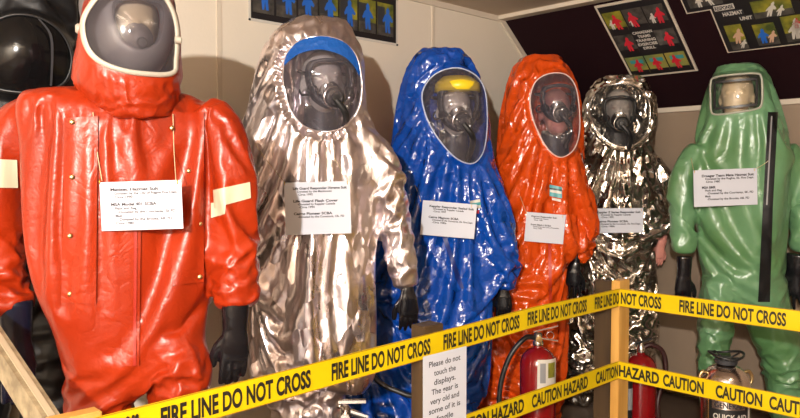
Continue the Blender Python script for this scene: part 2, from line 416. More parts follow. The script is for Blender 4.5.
ph2(752, 24, 781, 42, M['photo_yel'], [(.3, .1, .7, .1, 'p_blue'), (.6, .1, .55, .4, 'p_skin')])
ph2(780, 16, 812, 38, M['photo_yel'], [(.35, .1, .7, .2, 'p_white'), (.6, .1, .8, .0, 'p_white'), (.55, .5, .4, .2, 'p_red')])
ph2(750, 1, 795, 12, M['photo_yel'], [(.35, .05, .8, .5, 'p_white'), (.6, .0, .6, .5, 'p_white')])
for t, a0, a1, hh, inv in (('KNOWLES', (716, 9.5), (734, 6), .022, True), ('HAZMAT', (724, 15), (743.5, 12), .022, False), ('UNIT', (741, 19), (753, 16.5), .020, False)):
    q0 = sh_xy(s2, *a0); q1 = sh_xy(s2, *a1)
    if inv: t = 'RESPONSE'
    pl = s2.rect('heading_strip', q0[0] - .004, q0[1] - .005, q1[0] - q0[0] + .008, hh + .010, .0075, .0083, M['p_white'] if inv else M['dark'])
    s2.text('heading', t, q0[0], q0[1], q1[0] - q0[0], hh, M['ink'] if inv else M['p_white'], bold=.035, z=.0088)
px_, py_ = xb + .03, ya + .03
ph_ = s2.rect('photo', px_, py_, .16, max(.05, top2 - py_ - .02), .0075, .0085, M['photo_dark'])
s2.figures('printed_figure', [(px_ + .05, py_, .07, .1), (px_ + .11, py_, .07, -.2)], .0094, M['p_white'], ph_)

# ------------------------------------------------------------------ posts, rail, tapes
TY, TX = 1.56, 2.81
def post(name, x0, x1, y0, y1, zt, m, label, group=None):
    o = empty(name, ((x0 + x1) / 2, (y0 + y1) / 2, 0), label, 'post', group)
    box('upright', ((x0 + x1) / 2, (y0 + y1) / 2, zt / 2), (x1 - x0, y1 - y0, zt), m, o, bev=.003)
    return o
p_c = post('corner_post', TX + .002, TX + .092, TY + .002, TY + .040, .832, M['wood'], 'L-shaped pine corner post where both yellow tapes turn')
box('side_plank', (TX + .022, TY + .042 + .040, .826 / 2), (.040, .078, .826), M['woodd'], p_c)  # side plank in a darker brown than the pine upright
p_m = post('square_post', 1.615, 1.705, TY + .003, TY + .063, .808, M['woodd'], 'dark wooden square post behind the please do not touch notice')
p_l = post('flat_post', .505, .612, TY + .003, TY + .045, .772, M['wood'], 'short pine post at lower left where the tape starts')
box('foot', (.56, TY + .024, .02), (.3, .04, .04), M['wood'], p_l)
box('foot', (1.665, TY + .048, .02), (.3, .09, .04), M['woodd'], p_m)
# weathered rail running back from the left post
ra = at(52, 432, 1.52); rb = at(-22, 318, 1.80)
def beam(name, a, b, w, h, m, parent=None):
    a = Vector(a); b = Vector(b); t = (b - a).normalized(); sd = t.cross(ZUP).normalized(); up = sd.cross(t)
    V = []
    for p in (a, b):
        for i, j in ((-1, -1), (1, -1), (1, 1), (-1, 1)): V.append(tuple(p + sd * i * w / 2 + up * j * h / 2))
    return npmesh(name, V, [(0, 1, 2, 3), (7, 6, 5, 4), (0, 4, 5, 1), (1, 5, 6, 2), (2, 6, 7, 3), (3, 7, 4, 0)], m, parent, smooth=False)
rl = empty('barrier_rail', (ra + rb) / 2 * 1.0, 'weathered wooden rail at lower left running past the navy glove', 'rail')
beam('board', ra, rb, .036, .062, M['woodw'], rl)
beam('paint_strip', ra + Vector((0, 0, .034)), rb + Vector((0, 0, .034)), .014, .006, mat('worn_paint', (.42, .35, .24), .6), rl)

def tape(name, z_top, words_l, words_r, label, sag):
    root = empty(name, (TX, TY, z_top - .038), label, 'barrier tape', 'yellow barrier tapes on the wooden posts')
    h = .076
    def strip(nm, P, n):       # P: list of (point, z drop)
        V = []; F = []
        nn = len(P)
        for (x, y, dz) in P:
            for k in range(5):
                v = k / 4; wob = .0015 * math.sin(9 * x + 7 * y + 3 * v)
                V.append((x + n[0] * wob, y + n[1] * wob, z_top + dz - h * v))
        for i in range(nn - 1):
            for k in range(4): F.append((i * 5 + k, i * 5 + k + 1, (i + 1) * 5 + k + 1, (i + 1) * 5 + k))
        o = npmesh(nm, V, F, M['tape'], root)
        for zo in (0, -(h - .0022)):
            V2 = []; 
            for (x, y, dz) in P:
                for v in (0, -.0022): V2.append((x + n[0] * .0022, y + n[1] * .0022, z_top + dz + zo + v))
            npmesh('edge_line', V2, [(2 * i, 2 * i + 1, 2 * i + 3, 2 * i + 2) for i in range(nn - 1)], M['tapeedge'], o)
        return o
    PL = [(x, TY, sag(x, 'l')) for x in np.linspace(-.9, TX, 70)]
    PR = [(TX, y, sag(y, 'r')) for y in np.linspace(TY, -.7, 50)]
    sL = strip('tape_run', PL, (0, -1)); sR = strip('tape_run', PR, (-1, 0))
    for (t, x0, x1) in words_l:
        V, F = text_geo(t, 1.0, 1.0, .034); V[:, 0] = x0 + (V[:, 0] - V[:, 0].min()) / (V[:, 0].max() - V[:, 0].min()) * (x1 - x0)
        dz = np.array([sag(x, 'l') for x in V[:, 0]])
        W = np.stack([V[:, 0], np.full(len(V), TY - .0022), z_top + dz - .0615 + V[:, 1] / .72 * .047], 1)
        npmesh('lettering', W, F, M['tapeink'], sL, smooth=False)
    for (t, y0, y1) in words_r:
        V, F = text_geo(t, 1.0, 1.0, .034); yy = y0 + (V[:, 0] - V[:, 0].min()) / (V[:, 0].max() - V[:, 0].min()) * (y1 - y0)
        dz = np.array([sag(y, 'r') for y in yy])
        W = np.stack([np.full(len(V), TX - .0022), yy, z_top + dz - .0615 + V[:, 1] / .72 * .047], 1)
        npmesh('lettering', W, F, M['tapeink'], sR, smooth=False)
    return root
def X_of(px): t = (px - 400) / FPX * 1.009; return TY * (RT.y * -1 * 0 + (FH.x + RT.x * t)) / (FH.y + RT.y * t)
def Y_of(px): t = (px - 400) / FPX * 1.009; return TX * (FH.y + RT.y * t) / (FH.x + RT.x * t)
FL = 'FIRE LINE DO NOT CROSS'
tape('fire_line_tape', CAMZ - .480, [(FL, X_of(27), X_of(137)), (FL, X_of(159), X_of(310)), (FL, X_of(331), X_of(430)), (FL, X_of(443), X_of(519)), (FL, X_of(527), X_of(586)), ('FIRE LINE DO', X_of(594), TX - .005)],
     [('NOT CROSS', TY - .008, Y_of(661)), (FL, Y_of(679), Y_of(786)), (FL, Y_of(786) - .05, Y_of(786) - .45)],
     'upper yellow tape reading fire line do not cross', lambda s, k: float(np.interp(s, [.5, .75, 1.14, 1.64, 2.2], [-.040, -.036, -.027, -.015, 0])) if k == 'l' else 0.0)
tape('caution_tape', CAMZ - .793, [('CAUTION', X_of(388), X_of(430)), ('CAUTION HAZARD', X_of(448), X_of(524)), ('CAUTION HAZARD', X_of(532), X_of(588)), ('CAUTION', X_of(596), TX - .006)],
     [('HAZARD', TY - .004, Y_of(660)), ('CAUTION', Y_of(664), Y_of(705)), ('CAUTION', Y_of(717), Y_of(764)), ('CAUTION', Y_of(771), Y_of(771) - .17), ('HAZARD', Y_of(771) - .19, Y_of(771) - .36)],
     'lower yellow tape reading caution hazard', lambda s, k: 0.0)

# notice on the square post
xs0, xs1 = X_of(422), X_of(465.5)
dS = (FH.x * xs0 + FH.y * TY)
nt_ = Sheet('paper_notice', 'white paper notice reading please do not touch the displays, taped to post', 'notice', (xs0, TY - .004, .40), (1, 0, 0), (0, 0, 1))
SWD = xs1 - xs0; STOP = CAMZ - .562 - .40
nt_.rect('sheet', 0, .05, SWD, STOP - .05, 0, .0006, M['paper'])
for k, t in enumerate(['Please do not', 'touch the', 'displays.', 'The gear is', 'very old and', 'some of it is', 'fragile']):
    w = SWD * .72 * len(t) / 13
    nt_.text('notice_line', t, SWD * .5 - w / 2 - .002, STOP - .040 - .0300 * k, w, .0185, M['ink'], bold=.014, z=.0010)

# ------------------------------------------------------------------ garments
def eval_mods(V, F, mods):
    me = bpy.data.meshes.new('tmp'); me.from_pydata([tuple(v) for v in np.asarray(V).tolist()], [], [tuple(f) for f in F])
    o = bpy.data.objects.new('tmp', me); C.objects.link(o)
    for t, kw in mods:
        md = o.modifiers.new('m', t)
        for k, v in kw.items(): setattr(md, k, v)
    dg = bpy.context.evaluated_depsgraph_get(); dg.update()
    r = bpy.data.meshes.new_from_object(o.evaluated_get(dg))
    n = len(r.vertices); W = np.empty(n * 3); r.vertices.foreach_get('co', W); W = W.reshape(-1, 3)
    G = [tuple(p.vertices) for p in r.polygons]
    bpy.data.objects.remove(o); bpy.data.meshes.remove(me); bpy.data.meshes.remove(r)
    return W, G
def quads(F):
    return np.array([f if len(f) == 4 else (f[0], f[1], f[2], f[2]) for f in F], dtype=np.int64)
def edges_of(Q):
    e = np.concatenate([Q[:, [0, 1]], Q[:, [1, 2]], Q[:, [2, 3]], Q[:, [3, 0]]]); e.sort(axis=1)
    e = e[e[:, 0] != e[:, 1]]; return np.unique(e, axis=0)
def normals_of(V, Q):
    n = np.cross(V[Q[:, 2]] - V[Q[:, 0]], V[Q[:, 3]] - V[Q[:, 1]]); N = np.zeros_like(V)
    for k in range(4):
        for c in range(3): N[:, c] += np.bincount(Q[:, k], n[:, c], len(V))
    return N / (np.linalg.norm(N, axis=1, keepdims=True) + 1e-12)
def lap(V, E, deg):
    S = np.zeros_like(V)
    for c in range(3):
        S[:, c] = np.bincount(E[:, 0], V[E[:, 1], c], len(V)) + np.bincount(E[:, 1], V[E[:, 0], c], len(V))
    return S / deg
def smooth_noise(V, scale, seed):
    """cheap band-limited noise: sum of random plane waves"""
    r = np.random.default_rng(seed); out = np.zeros(len(V))
    for k in range(14):
        d = r.normal(size=3); d /= np.linalg.norm(d); d = d * np.array(scale) * r.uniform(.6, 1.5)
        out += np.sin(V @ d + r.uniform(0, 6.28))
    return out / 3.7
def crumple(V, Q, gh, gv, iters, kb, ka, amp, seed, seed_scale, mask=None, stiff=1.0):
    """cloth that is a little too large for its shape: edges want to be longer, so the surface buckles into folds"""
    E = edges_of(Q); deg = np.bincount(E.ravel(), minlength=len(V)).astype(float)[:, None]; deg[deg == 0] = 1
    D = np.concatenate([Q[:, [0, 2]], Q[:, [1, 3]]]); D = D[Q[np.r_[0:len(Q), 0:len(Q)], 2] != Q[np.r_[0:len(Q), 0:len(Q)], 3]]
    A = np.concatenate([E, D]); cd = np.bincount(A.ravel(), minlength=len(V)).astype(float)[:, None]; cd[cd == 0] = 1
    e0 = V[A[:, 1]] - V[A[:, 0]]; L0 = np.linalg.norm(e0, axis=1) + 1e-9; t = np.abs(e0[:, 2]) / L0
    g = gh * (1 - t * t) + gv * t * t
    if mask is not None: g = g * (mask[A[:, 0]] + mask[A[:, 1]]) * .5
    Lr = L0 * (1 + g)
    N = normals_of(V, Q); base = V.copy()
    u = N * (smooth_noise(V, seed_scale, seed) * amp)[:, None]
    if mask is not None: u *= mask[:, None]
    P = base + u
    for it in range(iters):
        d = P[A[:, 1]] - P[A[:, 0]]; L = np.linalg.norm(d, axis=1) + 1e-9
        c = d * ((L - Lr) / L * .5)[:, None]
        S = np.zeros_like(P)
        for k in range(3): S[:, k] = np.bincount(A[:, 0], c[:, k], len(P)) - np.bincount(A[:, 1], c[:, k], len(P))
        P = P + S / cd * 2.2 * stiff
        u = P - base
        Lu = lap(u, E, deg) - u; u = u - kb * (lap(Lu, E, deg) - Lu)
        u *= (1 - ka)
        P = base + u
    return P
def ridged(V, scale, seed):
    n = smooth_noise(V, scale, seed); return 1 - 2 * np.minimum(np.abs(n), 1)
def smooth_verts(V, Q, n, k=.5):
    E = edges_of(Q); deg = np.bincount(E.ravel(), minlength=len(V)).astype(float)[:, None]; deg[deg == 0] = 1
    for _ in range(n): V = V + k * (lap(V, E, deg) - V)
    return V
def loft(rings, n=28, power=2.4):
    """rings: (centre, axisA*ra, axisB*rb)"""
    V = []; F = []
    for (c, a, b) in rings:
        for j in range(n):
            th = 2 * math.pi * j / n; ct, st = math.cos(th), math.sin(th)
            x = math.copysign(abs(ct) ** (2 / power), ct); y = math.copysign(abs(st) ** (2 / power), st)
            V.append(tuple(c + a * x + b * y))
    k = len(rings)
    for i in range(k - 1):
        for j in range(n): F.append((i * n + j, i * n + (j + 1) % n, (i + 1) * n + (j + 1) % n, (i + 1) * n + j))
    F.append(tuple(range(n))[::-1]); F.append(tuple((k - 1) * n + j for j in range(n)))
    return V, F
def join(parts):
    V = []; F = []
    for v, f in parts:
        b = len(V); V += list(v); F += [tuple(i + b for i in q) for q in f]
    return V, F
def interp_rows(rows, n):
    """resample rows of numbers with smooth interpolation"""
    R = np.array(rows, float); k = len(R); t = np.linspace(0, k - 1, n); out = []
    for s in t:
        i = min(int(s), k - 2); f = s - i
        p0, p1, p2, p3 = R[max(i - 1, 0)], R[i], R[i + 1], R[min(i + 2, k - 1)]
        out.append(.5 * (2 * p1 + (p2 - p0) * f + (2 * p0 - 5 * p1 + 4 * p2 - p3) * f * f + (-p0 + 3 * p1 - 3 * p2 + p3) * f ** 3))
    return np.array(out)
def closed_curve(pts, n):
    R = np.array(pts, float); k = len(R); out = []
    for s in np.linspace(0, k, n, endpoint=False):
        i = int(s); f = s - i; p0, p1, p2, p3 = R[(i - 1) % k], R[i % k], R[(i + 1) % k], R[(i + 2) % k]
        out.append(.5 * (2 * p1 + (p2 - p0) * f + (2 * p0 - 5 * p1 + 4 * p2 - p3) * f * f + (-p0 + 3 * p1 - 3 * p2 + p3) * f ** 3))
    return np.array(out)
def poly_sdf(pts, P):
    """signed distance (negative inside) of 2-d points P to polygon pts"""
    d = np.full(len(P), 1e9); ins = np.zeros(len(P), bool); k = len(pts)
    for i in range(k):
        a = pts[i]; b = pts[(i + 1) % k]; ab = b - a; ap = P - a
        t = np.clip((ap @ ab) / (ab @ ab + 1e-12), 0, 1); q = ap - t[:, None] * ab; d = np.minimum(d, np.hypot(q[:, 0], q[:, 1]))
        c = ((a[1] > P[:, 1]) != (b[1] > P[:, 1])); x = (b[0] - a[0]) * (P[:, 1] - a[1]) / (b[1] - a[1] + 1e-12) + a[0]
        ins ^= c & (P[:, 0] < x)
    return np.where(ins, -d, d)

def cloth(V, Q, inner, pinw, frames=30, grow=.08, bend=.5, stiff=15, mass=.3, damp=5, grav=1.0, coll=.006):
    """let the garment hang: real cloth settling over the dummy inside it, held where pinw is 1"""
    F = [tuple(dict.fromkeys(f)) for f in Q.tolist()]
    im = bpy.data.meshes.new('in'); im.from_pydata(inner[0], [], inner[1]); io = bpy.data.objects.new('in', im); C.objects.link(io)
    io.modifiers.new('c', 'COLLISION'); io.collision.thickness_outer = coll; io.collision.cloth_friction = 8; io.collision.thickness_inner = .02
    me = bpy.data.meshes.new('cl'); me.from_pydata([tuple(v) for v in V.tolist()], [], F); o = bpy.data.objects.new('cl', me); C.objects.link(o)
    vg = o.vertex_groups.new(name='pin')
    for w in np.unique(np.round(pinw, 2)):
        if w > 0: vg.add(np.nonzero(np.abs(np.round(pinw, 2) - w) < .001)[0].tolist(), float(w), 'REPLACE')
    md = o.modifiers.new('cloth', 'CLOTH'); st = md.settings
    st.quality = 5; st.mass = mass; st.tension_stiffness = stiff; st.compression_stiffness = stiff; st.shear_stiffness = stiff * .3; st.bending_stiffness = bend
    st.tension_damping = damp; st.compression_damping = damp; st.shear_damping = damp; st.bending_damping = .5; st.air_damping = 1.5
    st.vertex_group_mass = 'pin'; st.pin_stiffness = 1; st.shrink_min = -grow; st.shrink_max = -grow; st.effector_weights.gravity = grav
    md.collision_settings.use_collision = True; md.collision_settings.distance_min = coll; md.collision_settings.collision_quality = 2
    md.point_cache.frame_start = 1; md.point_cache.frame_end = frames
    for f in range(1, frames + 1):
        SC.frame_set(f); dg = bpy.context.evaluated_depsgraph_get(); ev = o.evaluated_get(dg)
    r = ev.data; W = np.empty(len(r.vertices) * 3); r.vertices.foreach_get('co', W); W = W.reshape(-1, 3).copy()
    bpy.data.objects.remove(o); bpy.data.objects.remove(io); bpy.data.meshes.remove(me); bpy.data.meshes.remove(im); SC.frame_set(1)
    return W
class Suit:
    def __init__(s, label, px, d, turn, m, group=None, name='hazmat_suit'):
        s.d = d; s.s = d / FPX; s.m = m
        base = at(px, 200, d); base.z = 0; s.base = base
        s.root = empty(name, base, label, 'protective suit', 'protective suits standing along the wall')
        view = (base - Vector((0, 0, 0))).normalized(); view.z = 0; view.normalize(); s.view = view
        fr = -view; right = ZUP.cross(fr)
        t = math.radians(turn); s.front = (fr * math.cos(t) + right * math.sin(t)).normalized()
        s.side = ZUP.cross(s.front).normalized(); s.ct = math.cos(t)
        s.geo = []; s.inner = []; s.holes = []; s.limbs = []
    def P(s, px, py, off=0.0): return at(px, py, s.d - off)
    def body(s, rows, zend=None, power=2.4, n=None, off=0.0):
        """rows: (py, x left, x right, half depth m[, forward m])"""
        rows = [tuple(r) + (0,) * (5 - len(r)) for r in rows]
        R = interp_rows(rows, n or len(rows) * 4); rings = []
        for py, xl, xr, hd, fo in R:
            c = s.P((xl + xr) / 2, py) + s.front * (fo + off)
            rings.append((c, s.side * (xr - xl) / 2 * s.s / s.ct * .975, s.front * max(hd, .01)))
        if zend is not None:
            c, a, b = rings[-1]; c = Vector((c.x, c.y, zend)); rings.append((c, a * .95, b * .9))
        s.geo.append(loft(rings, 32, power)); s.inner.append(loft([(c - s.front * .0, a * .84, b * .84) for c, a, b in rings], 20, 2.2)); return rings
    def limb(s, rows, depth=1.0, power=2.1, tag_=None):
        """rows: (px, py, radius px[, towards viewer m])"""
        rows = [tuple(r) + (0,) * (4 - len(r)) for r in rows]
        R = interp_rows(rows, len(rows) * 4); cs = [s.P(a, b, o) for a, b, r, o in R]; rings = []
        for i, c in enumerate(cs):
            t = (cs[min(i + 1, len(cs) - 1)] - cs[max(i - 1, 0)]).normalized()
            a = s.view.cross(t).normalized(); b = t.cross(a).normalized(); r = R[i][2] * s.s * .93
            rings.append((c, a * r, b * r * depth))
        s.geo.append(loft(rings, 20, power)); s.inner.append(loft([(c, a * .68, b * .68) for c, a, b in rings], 14, 2.0)); s.limbs.append((cs, [r[2] * s.s for r in R], tag_))
        return cs
    def set_visor(s, outline, cy=None, W0=None, Rx=.16, Rz=.35, n=72, depth=None):
        """outline in the photograph; becomes a curve in the hood's own upright frame"""
        pts = closed_curve(outline, n); cx = (pts[:, 0].min() + pts[:, 0].max()) / 2; cyy = (pts[:, 1].min() + pts[:, 1].max()) / 2
        s.vc = s.P(cx, cyy) + s.front * W0
        # where each sight line meets the curved visor surface
        uv = []
        for px, py in pts:
            r = ray(px, py); w = 0
            for _ in range(4):
                o = s.vc + s.front * w; p = EYE + r * ((o - EYE).dot(s.front) / r.dot(s.front)); q = p - s.vc
                u, v = q.dot(s.side), q.z; w = -u * u / (2 * Rx) - v * v / (2 * Rz)
            uv.append((u, v))
        s.uv = np.array(uv); s.Rx, s.Rz = Rx, Rz
        return s
    def vis_w(s, u, v): return -u * u / (2 * s.Rx) - v * v / (2 * s.Rz)
    def vpt(s, u, v, w): return np.array(s.vc) + np.outer(u, np.array(s.side)) + np.outer(v, (0, 0, 1)) + np.outer(w, np.array(s.front))
    def build(s, voxel=.022, g1=(.10, .08), g2=(.08, .08), labels=None, it1=110, it2=60, kb=.3, ka=.006, ruche=0, seed=1, amp=.006, sc=(30, 30, 12), blend=.03, mask_fn=None, level2=True, kb2=.3, fold=.004, fsc=(22, 22, 5), sm=6, frames=30, grow=.08, bend=.4, stiff=15):
        V, F = join(s.geo)
        V, F = eval_mods(V, F, [('REMESH', dict(mode='VOXEL', voxel_size=voxel))])
        Q = quads(F); V = smooth_verts(V, Q, sm)
        m = mask_fn(V) if mask_fn else None
        vm = s.vmask(V)
        m = vm if m is None else m * vm
        if frames:
            pin = s.pins(V); inn = join(s.inner)
            N = normals_of(V, Q); V = V + N * ((ridged(V, fsc, seed + 50) - .35) * fold * m)[:, None]
            t0 = time.time(); V = cloth(V, Q, inn, pin, frames, grow, bend, stiff); print('cloth', len(V), time.time() - t0)
        V, F = eval_mods(V, Q.tolist() if len(Q[0]) == 4 and (Q[:, 2] != Q[:, 3]).all() else F, [('SUBSURF', dict(levels=1, subdivision_type='CATMULL_CLARK'))]); Q = quads(F)
        m = mask_fn(V) if mask_fn else None
        vm = s.vmask(V); m = vm if m is None else m * vm
        V = crumple(V, Q, g2[0], g2[1], it2, kb2, .015, amp * .35, seed + 5, tuple(x * 2.6 for x in sc), m)
        if level2:
            V, F = eval_mods(V, F, [('SUBSURF', dict(levels=1, subdivision_type='CATMULL_CLARK'))]); Q = quads(F)
        if hasattr(s, 'uv'):
            # settle the cloth around the visor opening onto the visor's curve
            q = V - np.array(s.vc); u = q @ np.array(s.side); v = q[:, 2]; w = q @ np.array(s.front)
            near = (w > -.16) & (np.abs(u) < .4) & (np.abs(v) < .4)
            sd = np.full(len(V), 9.0); sd[near] = poly_sdf(s.uv, np.stack([u[near], v[near]], 1))
            k = np.clip(1 - np.maximum(sd, 0) / blend, 0, 1); k = k * k * (3 - 2 * k); k[~near] = 0
            tgt = s.vis_w(u, v)
            dw = (tgt - w) * k
            if ruche:
                cu = s.uv.mean(0); ang = np.arctan2(v - cu[1], u - cu[0])
                rk = np.exp(-((sd - .022) / .018) ** 2) * (near & (sd > -.004))
                dw += rk * ruche * (np.sin(ang * 34 + 1.5 * np.sin(ang * 5)) * .7 + .6)
            V = V + np.outer(dw, np.array(s.front))
            fc = V[Q].mean(1); q = fc - np.array(s.vc); fu = q @ np.array(s.side); fv = q[:, 2]; fw = q @ np.array(s.front)
            nearf = (fw > -.12) & (np.abs(fu) < .4) & (np.abs(fv) < .4)
            inside = np.zeros(len(Q), bool); inside[nearf] = poly_sdf(s.uv, np.stack([fu[nearf], fv[nearf]], 1)) < -.001
            # only the front shell
            keep = ~(inside & (fw > s.vis_w(fu, fv) - .06))
        else: keep = np.ones(len(Q), bool)
        s.V, s.Q = V, Q; N = normals_of(V, Q); s.N = N
        s.bvh = BVHTree.FromPolygons([tuple(v) for v in V.tolist()], [tuple(dict.fromkeys(f)) for f in Q.tolist()])
        fc = V[Q].mean(1)
        lab = s.classify(fc, labels or {})
        made = {}
        for name in sorted(set(lab)):
            sel = (lab == name) & keep
            if sel.sum() < 10: continue
            q = Q[sel]; idx = np.unique(q); mp = np.full(len(V), -1); mp[idx] = np.arange(len(idx)); qq = mp[q]
            nm = name.split('|')[0]
            o = npmesh(nm, V[idx], [tuple(dict.fromkeys(f)) for f in qq.tolist()], s.m.get(nm, s.m['coverall']) if isinstance(s.m, dict) else s.m, s.root, normals=N[idx])
            made[name] = o
        s.made = made
        return s
    def pins(s, V):
        w = np.zeros(len(V))
        if hasattr(s, 'uv'):
            q = V - np.array(s.vc); u = q @ np.array(s.side); v = q[:, 2]; f = q @ np.array(s.front)
            near = (f > -.12) & (np.abs(u) < .3) & (np.abs(v) < .3)
            sd = poly_sdf(s.uv, np.stack([u[near], v[near]], 1)); w[near] = np.clip(1 - (sd - .01) / .03, 0, 1)
        zt = V[:, 2].max(); w = np.maximum(w, np.clip((V[:, 2] - (zt - .05)) / .04, 0, 1))
        for cs, rs, tg in s.limbs:          # cuffs held on the wrists
            c = np.array(cs[-1][:]); d = np.linalg.norm(V - c, axis=1); w = np.maximum(w, np.clip(1 - (d - rs[-1] * 1.1) / .03, 0, 1))
        w = np.maximum(w, np.clip((.10 - V[:, 2]) / .05, 0, 1))
        return w
    def vmask(s, V):
        if not hasattr(s, 'uv'): return np.ones(len(V))
        q = V - np.array(s.vc); u = q @ np.array(s.side); v = q[:, 2]; w = q @ np.array(s.front)
        near = (w > -.12) & (np.abs(u) < .3) & (np.abs(v) < .3); m = np.ones(len(V))
        sd = poly_sdf(s.uv, np.stack([u[near], v[near]], 1)); m[near] = np.clip(sd / .05, .15, 1); return m
    def classify(s, fc, labels):
        lab = np.full(len(fc), 'coverall', dtype=object)
        for cs, rs, tg in s.limbs:
            if not tg: continue
            C_ = np.array([c[:] for c in cs]); R_ = np.array(rs); nst = int(len(C_) * .28) if tg.startswith('sleeve') else 1
            d = np.linalg.norm(fc[:, None, :] - C_[None, nst:, :], axis=2); j = d.argmin(1)
            lab[(d[np.arange(len(fc)), j] < R_[nst:][j] * 1.5) & (fc[:, 2] < C_[nst, 2] + .02)] = tg
        if 'hood_y' in labels:
            z = s.P(400, labels['hood_y']).z; lab[fc[:, 2] > z] = 'hood'
        if 'leg_y' in labels:
            z = s.P(400, labels['leg_y']).z; su = (fc - np.array(s.base)) @ np.array(s.side); mid = labels.get('leg_u', 0)
            low = (fc[:, 2] < z) & (lab == 'coverall')
            lab[low & (su < mid)] = 'trouser_leg|a'; lab[low & (su >= mid)] = 'trouser_leg|b'
        return lab
    def hit(s, px, py):
        r = ray(px, py).normalized(); h = s.bvh.ray_cast(EYE, r)
        return (h[0], h[1]) if h[0] is not None else (None, None)
    def hit_fill(s, px, py):
        for k in range(12):
            for sg in (1, -1):
                p, n = s.hit(px + sg * k * 1.5, py)
                if p is not None:
                    dd = p.dot(FH) if k == 0 else p.dot(FH)
                    return at(px, py, dd)
        return s.P(px, py, .1)
    def patch(s, name, corners, m, nx=10, ny=10, lift=.004, parent=None, smooth=2, thick=.003):
        """a strip of material lying on the garment: corners UL, UR, LR, LL in the photograph"""
        c = [np.array(x, float) for x in corners]; D = np.zeros((ny + 1, nx + 1)); G = {}
        for j in range(ny + 1):
            for i in range(nx + 1):
                a, b = i / nx, j / ny; p = (c[0] * (1 - a) + c[1] * a) * (1 - b) + (c[3] * (1 - a) + c[2] * a) * b
                G[i, j] = p; D[j, i] = s.hit_fill(*p).dot(FH)
        for _ in range(smooth):
            E_ = np.pad(D, 1, mode='edge'); D = np.minimum(D, (E_[1:-1, 1:-1] * 2 + E_[:-2, 1:-1] + E_[2:, 1:-1] + E_[1:-1, :-2] + E_[1:-1, 2:]) / 6)
        V = []
        for z in (lift, lift - thick):
            for j in range(ny + 1):
                for i in range(nx + 1): V.append(tuple(at(*G[i, j], D[j, i] - z)))
        F = []; w = nx + 1; k = w * (ny + 1)
        for j in range(ny):
            for i in range(nx):
                a = j * w + i; F.append((a, a + w, a + w + 1, a + 1)); F.append((k + a, k + a + 1, k + a + w + 1, k + a + w))
        rim = [(i, 0) for i in range(nx)] + [(nx, j) for j in range(ny)] + [(i, ny) for i in range(nx, 0, -1)] + [(0, j) for j in range(ny, 0, -1)]
        ri = [j * w + i for i, j in rim]
        for q in range(len(ri)): a, b = ri[q], ri[(q + 1) % len(ri)]; F.append((a, b, k + b, k + a))
        o = npmesh(name, V, F, m, parent or s.root); return sharp_edges(o, 50)
    # ---- visor
    def visor(s, m, bulge=.012, frame=None, frame_w=.008, frame_h=.008, band=None, rings=14):
        n = len(s.uv); c = s.uv.mean(0); V = []; F = []
        for i in range(rings, 0, -1):
            r = i / rings; p = c + (s.uv - c) * r; w = s.vis_w(p[:, 0], p[:, 1]) + bulge * (1 - r * r)
            V += s.vpt(p[:, 0], p[:, 1], w).tolist()
        V.append(s.vpt(np.array([c[0]]), np.array([c[1]]), np.array([s.vis_w(*c) + bulge]))[0].tolist())
        for i in range(rings - 1):
            for j in range(n): F.append((i * n + j, i * n + (j + 1) % n, (i + 1) * n + (j + 1) % n, (i + 1) * n + j))
        for j in range(n): F.append(((rings - 1) * n + j, (rings - 1) * n + (j + 1) % n, len(V) - 1))
        s.vis = npmesh('visor', V, F, m, s.root)
        if frame:
            # ribbon with a rounded section along the outline
            T = np.roll(s.uv, -1, 0) - np.roll(s.uv, 1, 0); T /= np.linalg.norm(T, axis=1, keepdims=True); O = np.stack([T[:, 1], -T[:, 0]], 1)
            if ((s.uv - c) * O).sum() < 0: O = -O
            sec = [(-.3, -1), (-.3, .6), (0, 1), (.7, 1), (1, .6), (1, -1)]; V = []; F = []
            for (a, b) in sec:
                p = s.uv + O * a * frame_w; w = s.vis_w(p[:, 0], p[:, 1]) + b * frame_h; V += s.vpt(p[:, 0], p[:, 1], w).tolist()
            k = len(sec)
            for i in range(k):
                for j in range(n): F.append((i * n + j, i * n + (j + 1) % n, ((i + 1) % k) * n + (j + 1) % n, ((i + 1) % k) * n + j))
            s.frame = npmesh('visor_frame', V, F, frame, s.root)
    def vis_patch(s, name, poly_fn_pts, m, lift=.003, bulge=.012, parent=None):
        """strip lying on the visor: two px polylines (upper, lower)"""
        up, lo = poly_fn_pts; V = []; F = []
        def on(px, py, lf):
            r = ray(px, py); w = 0
            for _ in range(5):
                o = s.vc + s.front * (w + lf + bulge * .5); p = EYE + r * ((o - EYE).dot(s.front) / r.dot(s.front)); q = p - s.vc
                w = float(s.vis_w(q.dot(s.side), q.z))
            return tuple(p)
        A_ = smooth_path([(x, y, 0) for x, y in up], 4); B_ = smooth_path([(x, y, 0) for x, y in lo], 4); n = min(len(A_), len(B_)); rows = 5
        for lf in (lift, lift - .003):
            for k in range(rows):
                t = k / (rows - 1)
                for i in range(n): p = A_[i].lerp(B_[i], t); V.append(on(p.x, p.y, lf))
        K = n * rows
        for k in range(rows - 1):
            for i in range(n - 1):
                a = k * n + i; F.append((a, a + n, a + n + 1, a + 1)); F.append((K + a, K + a + 1, K + a + n + 1, K + a + n))
        return npmesh(name, V, F, m, parent or s.root)

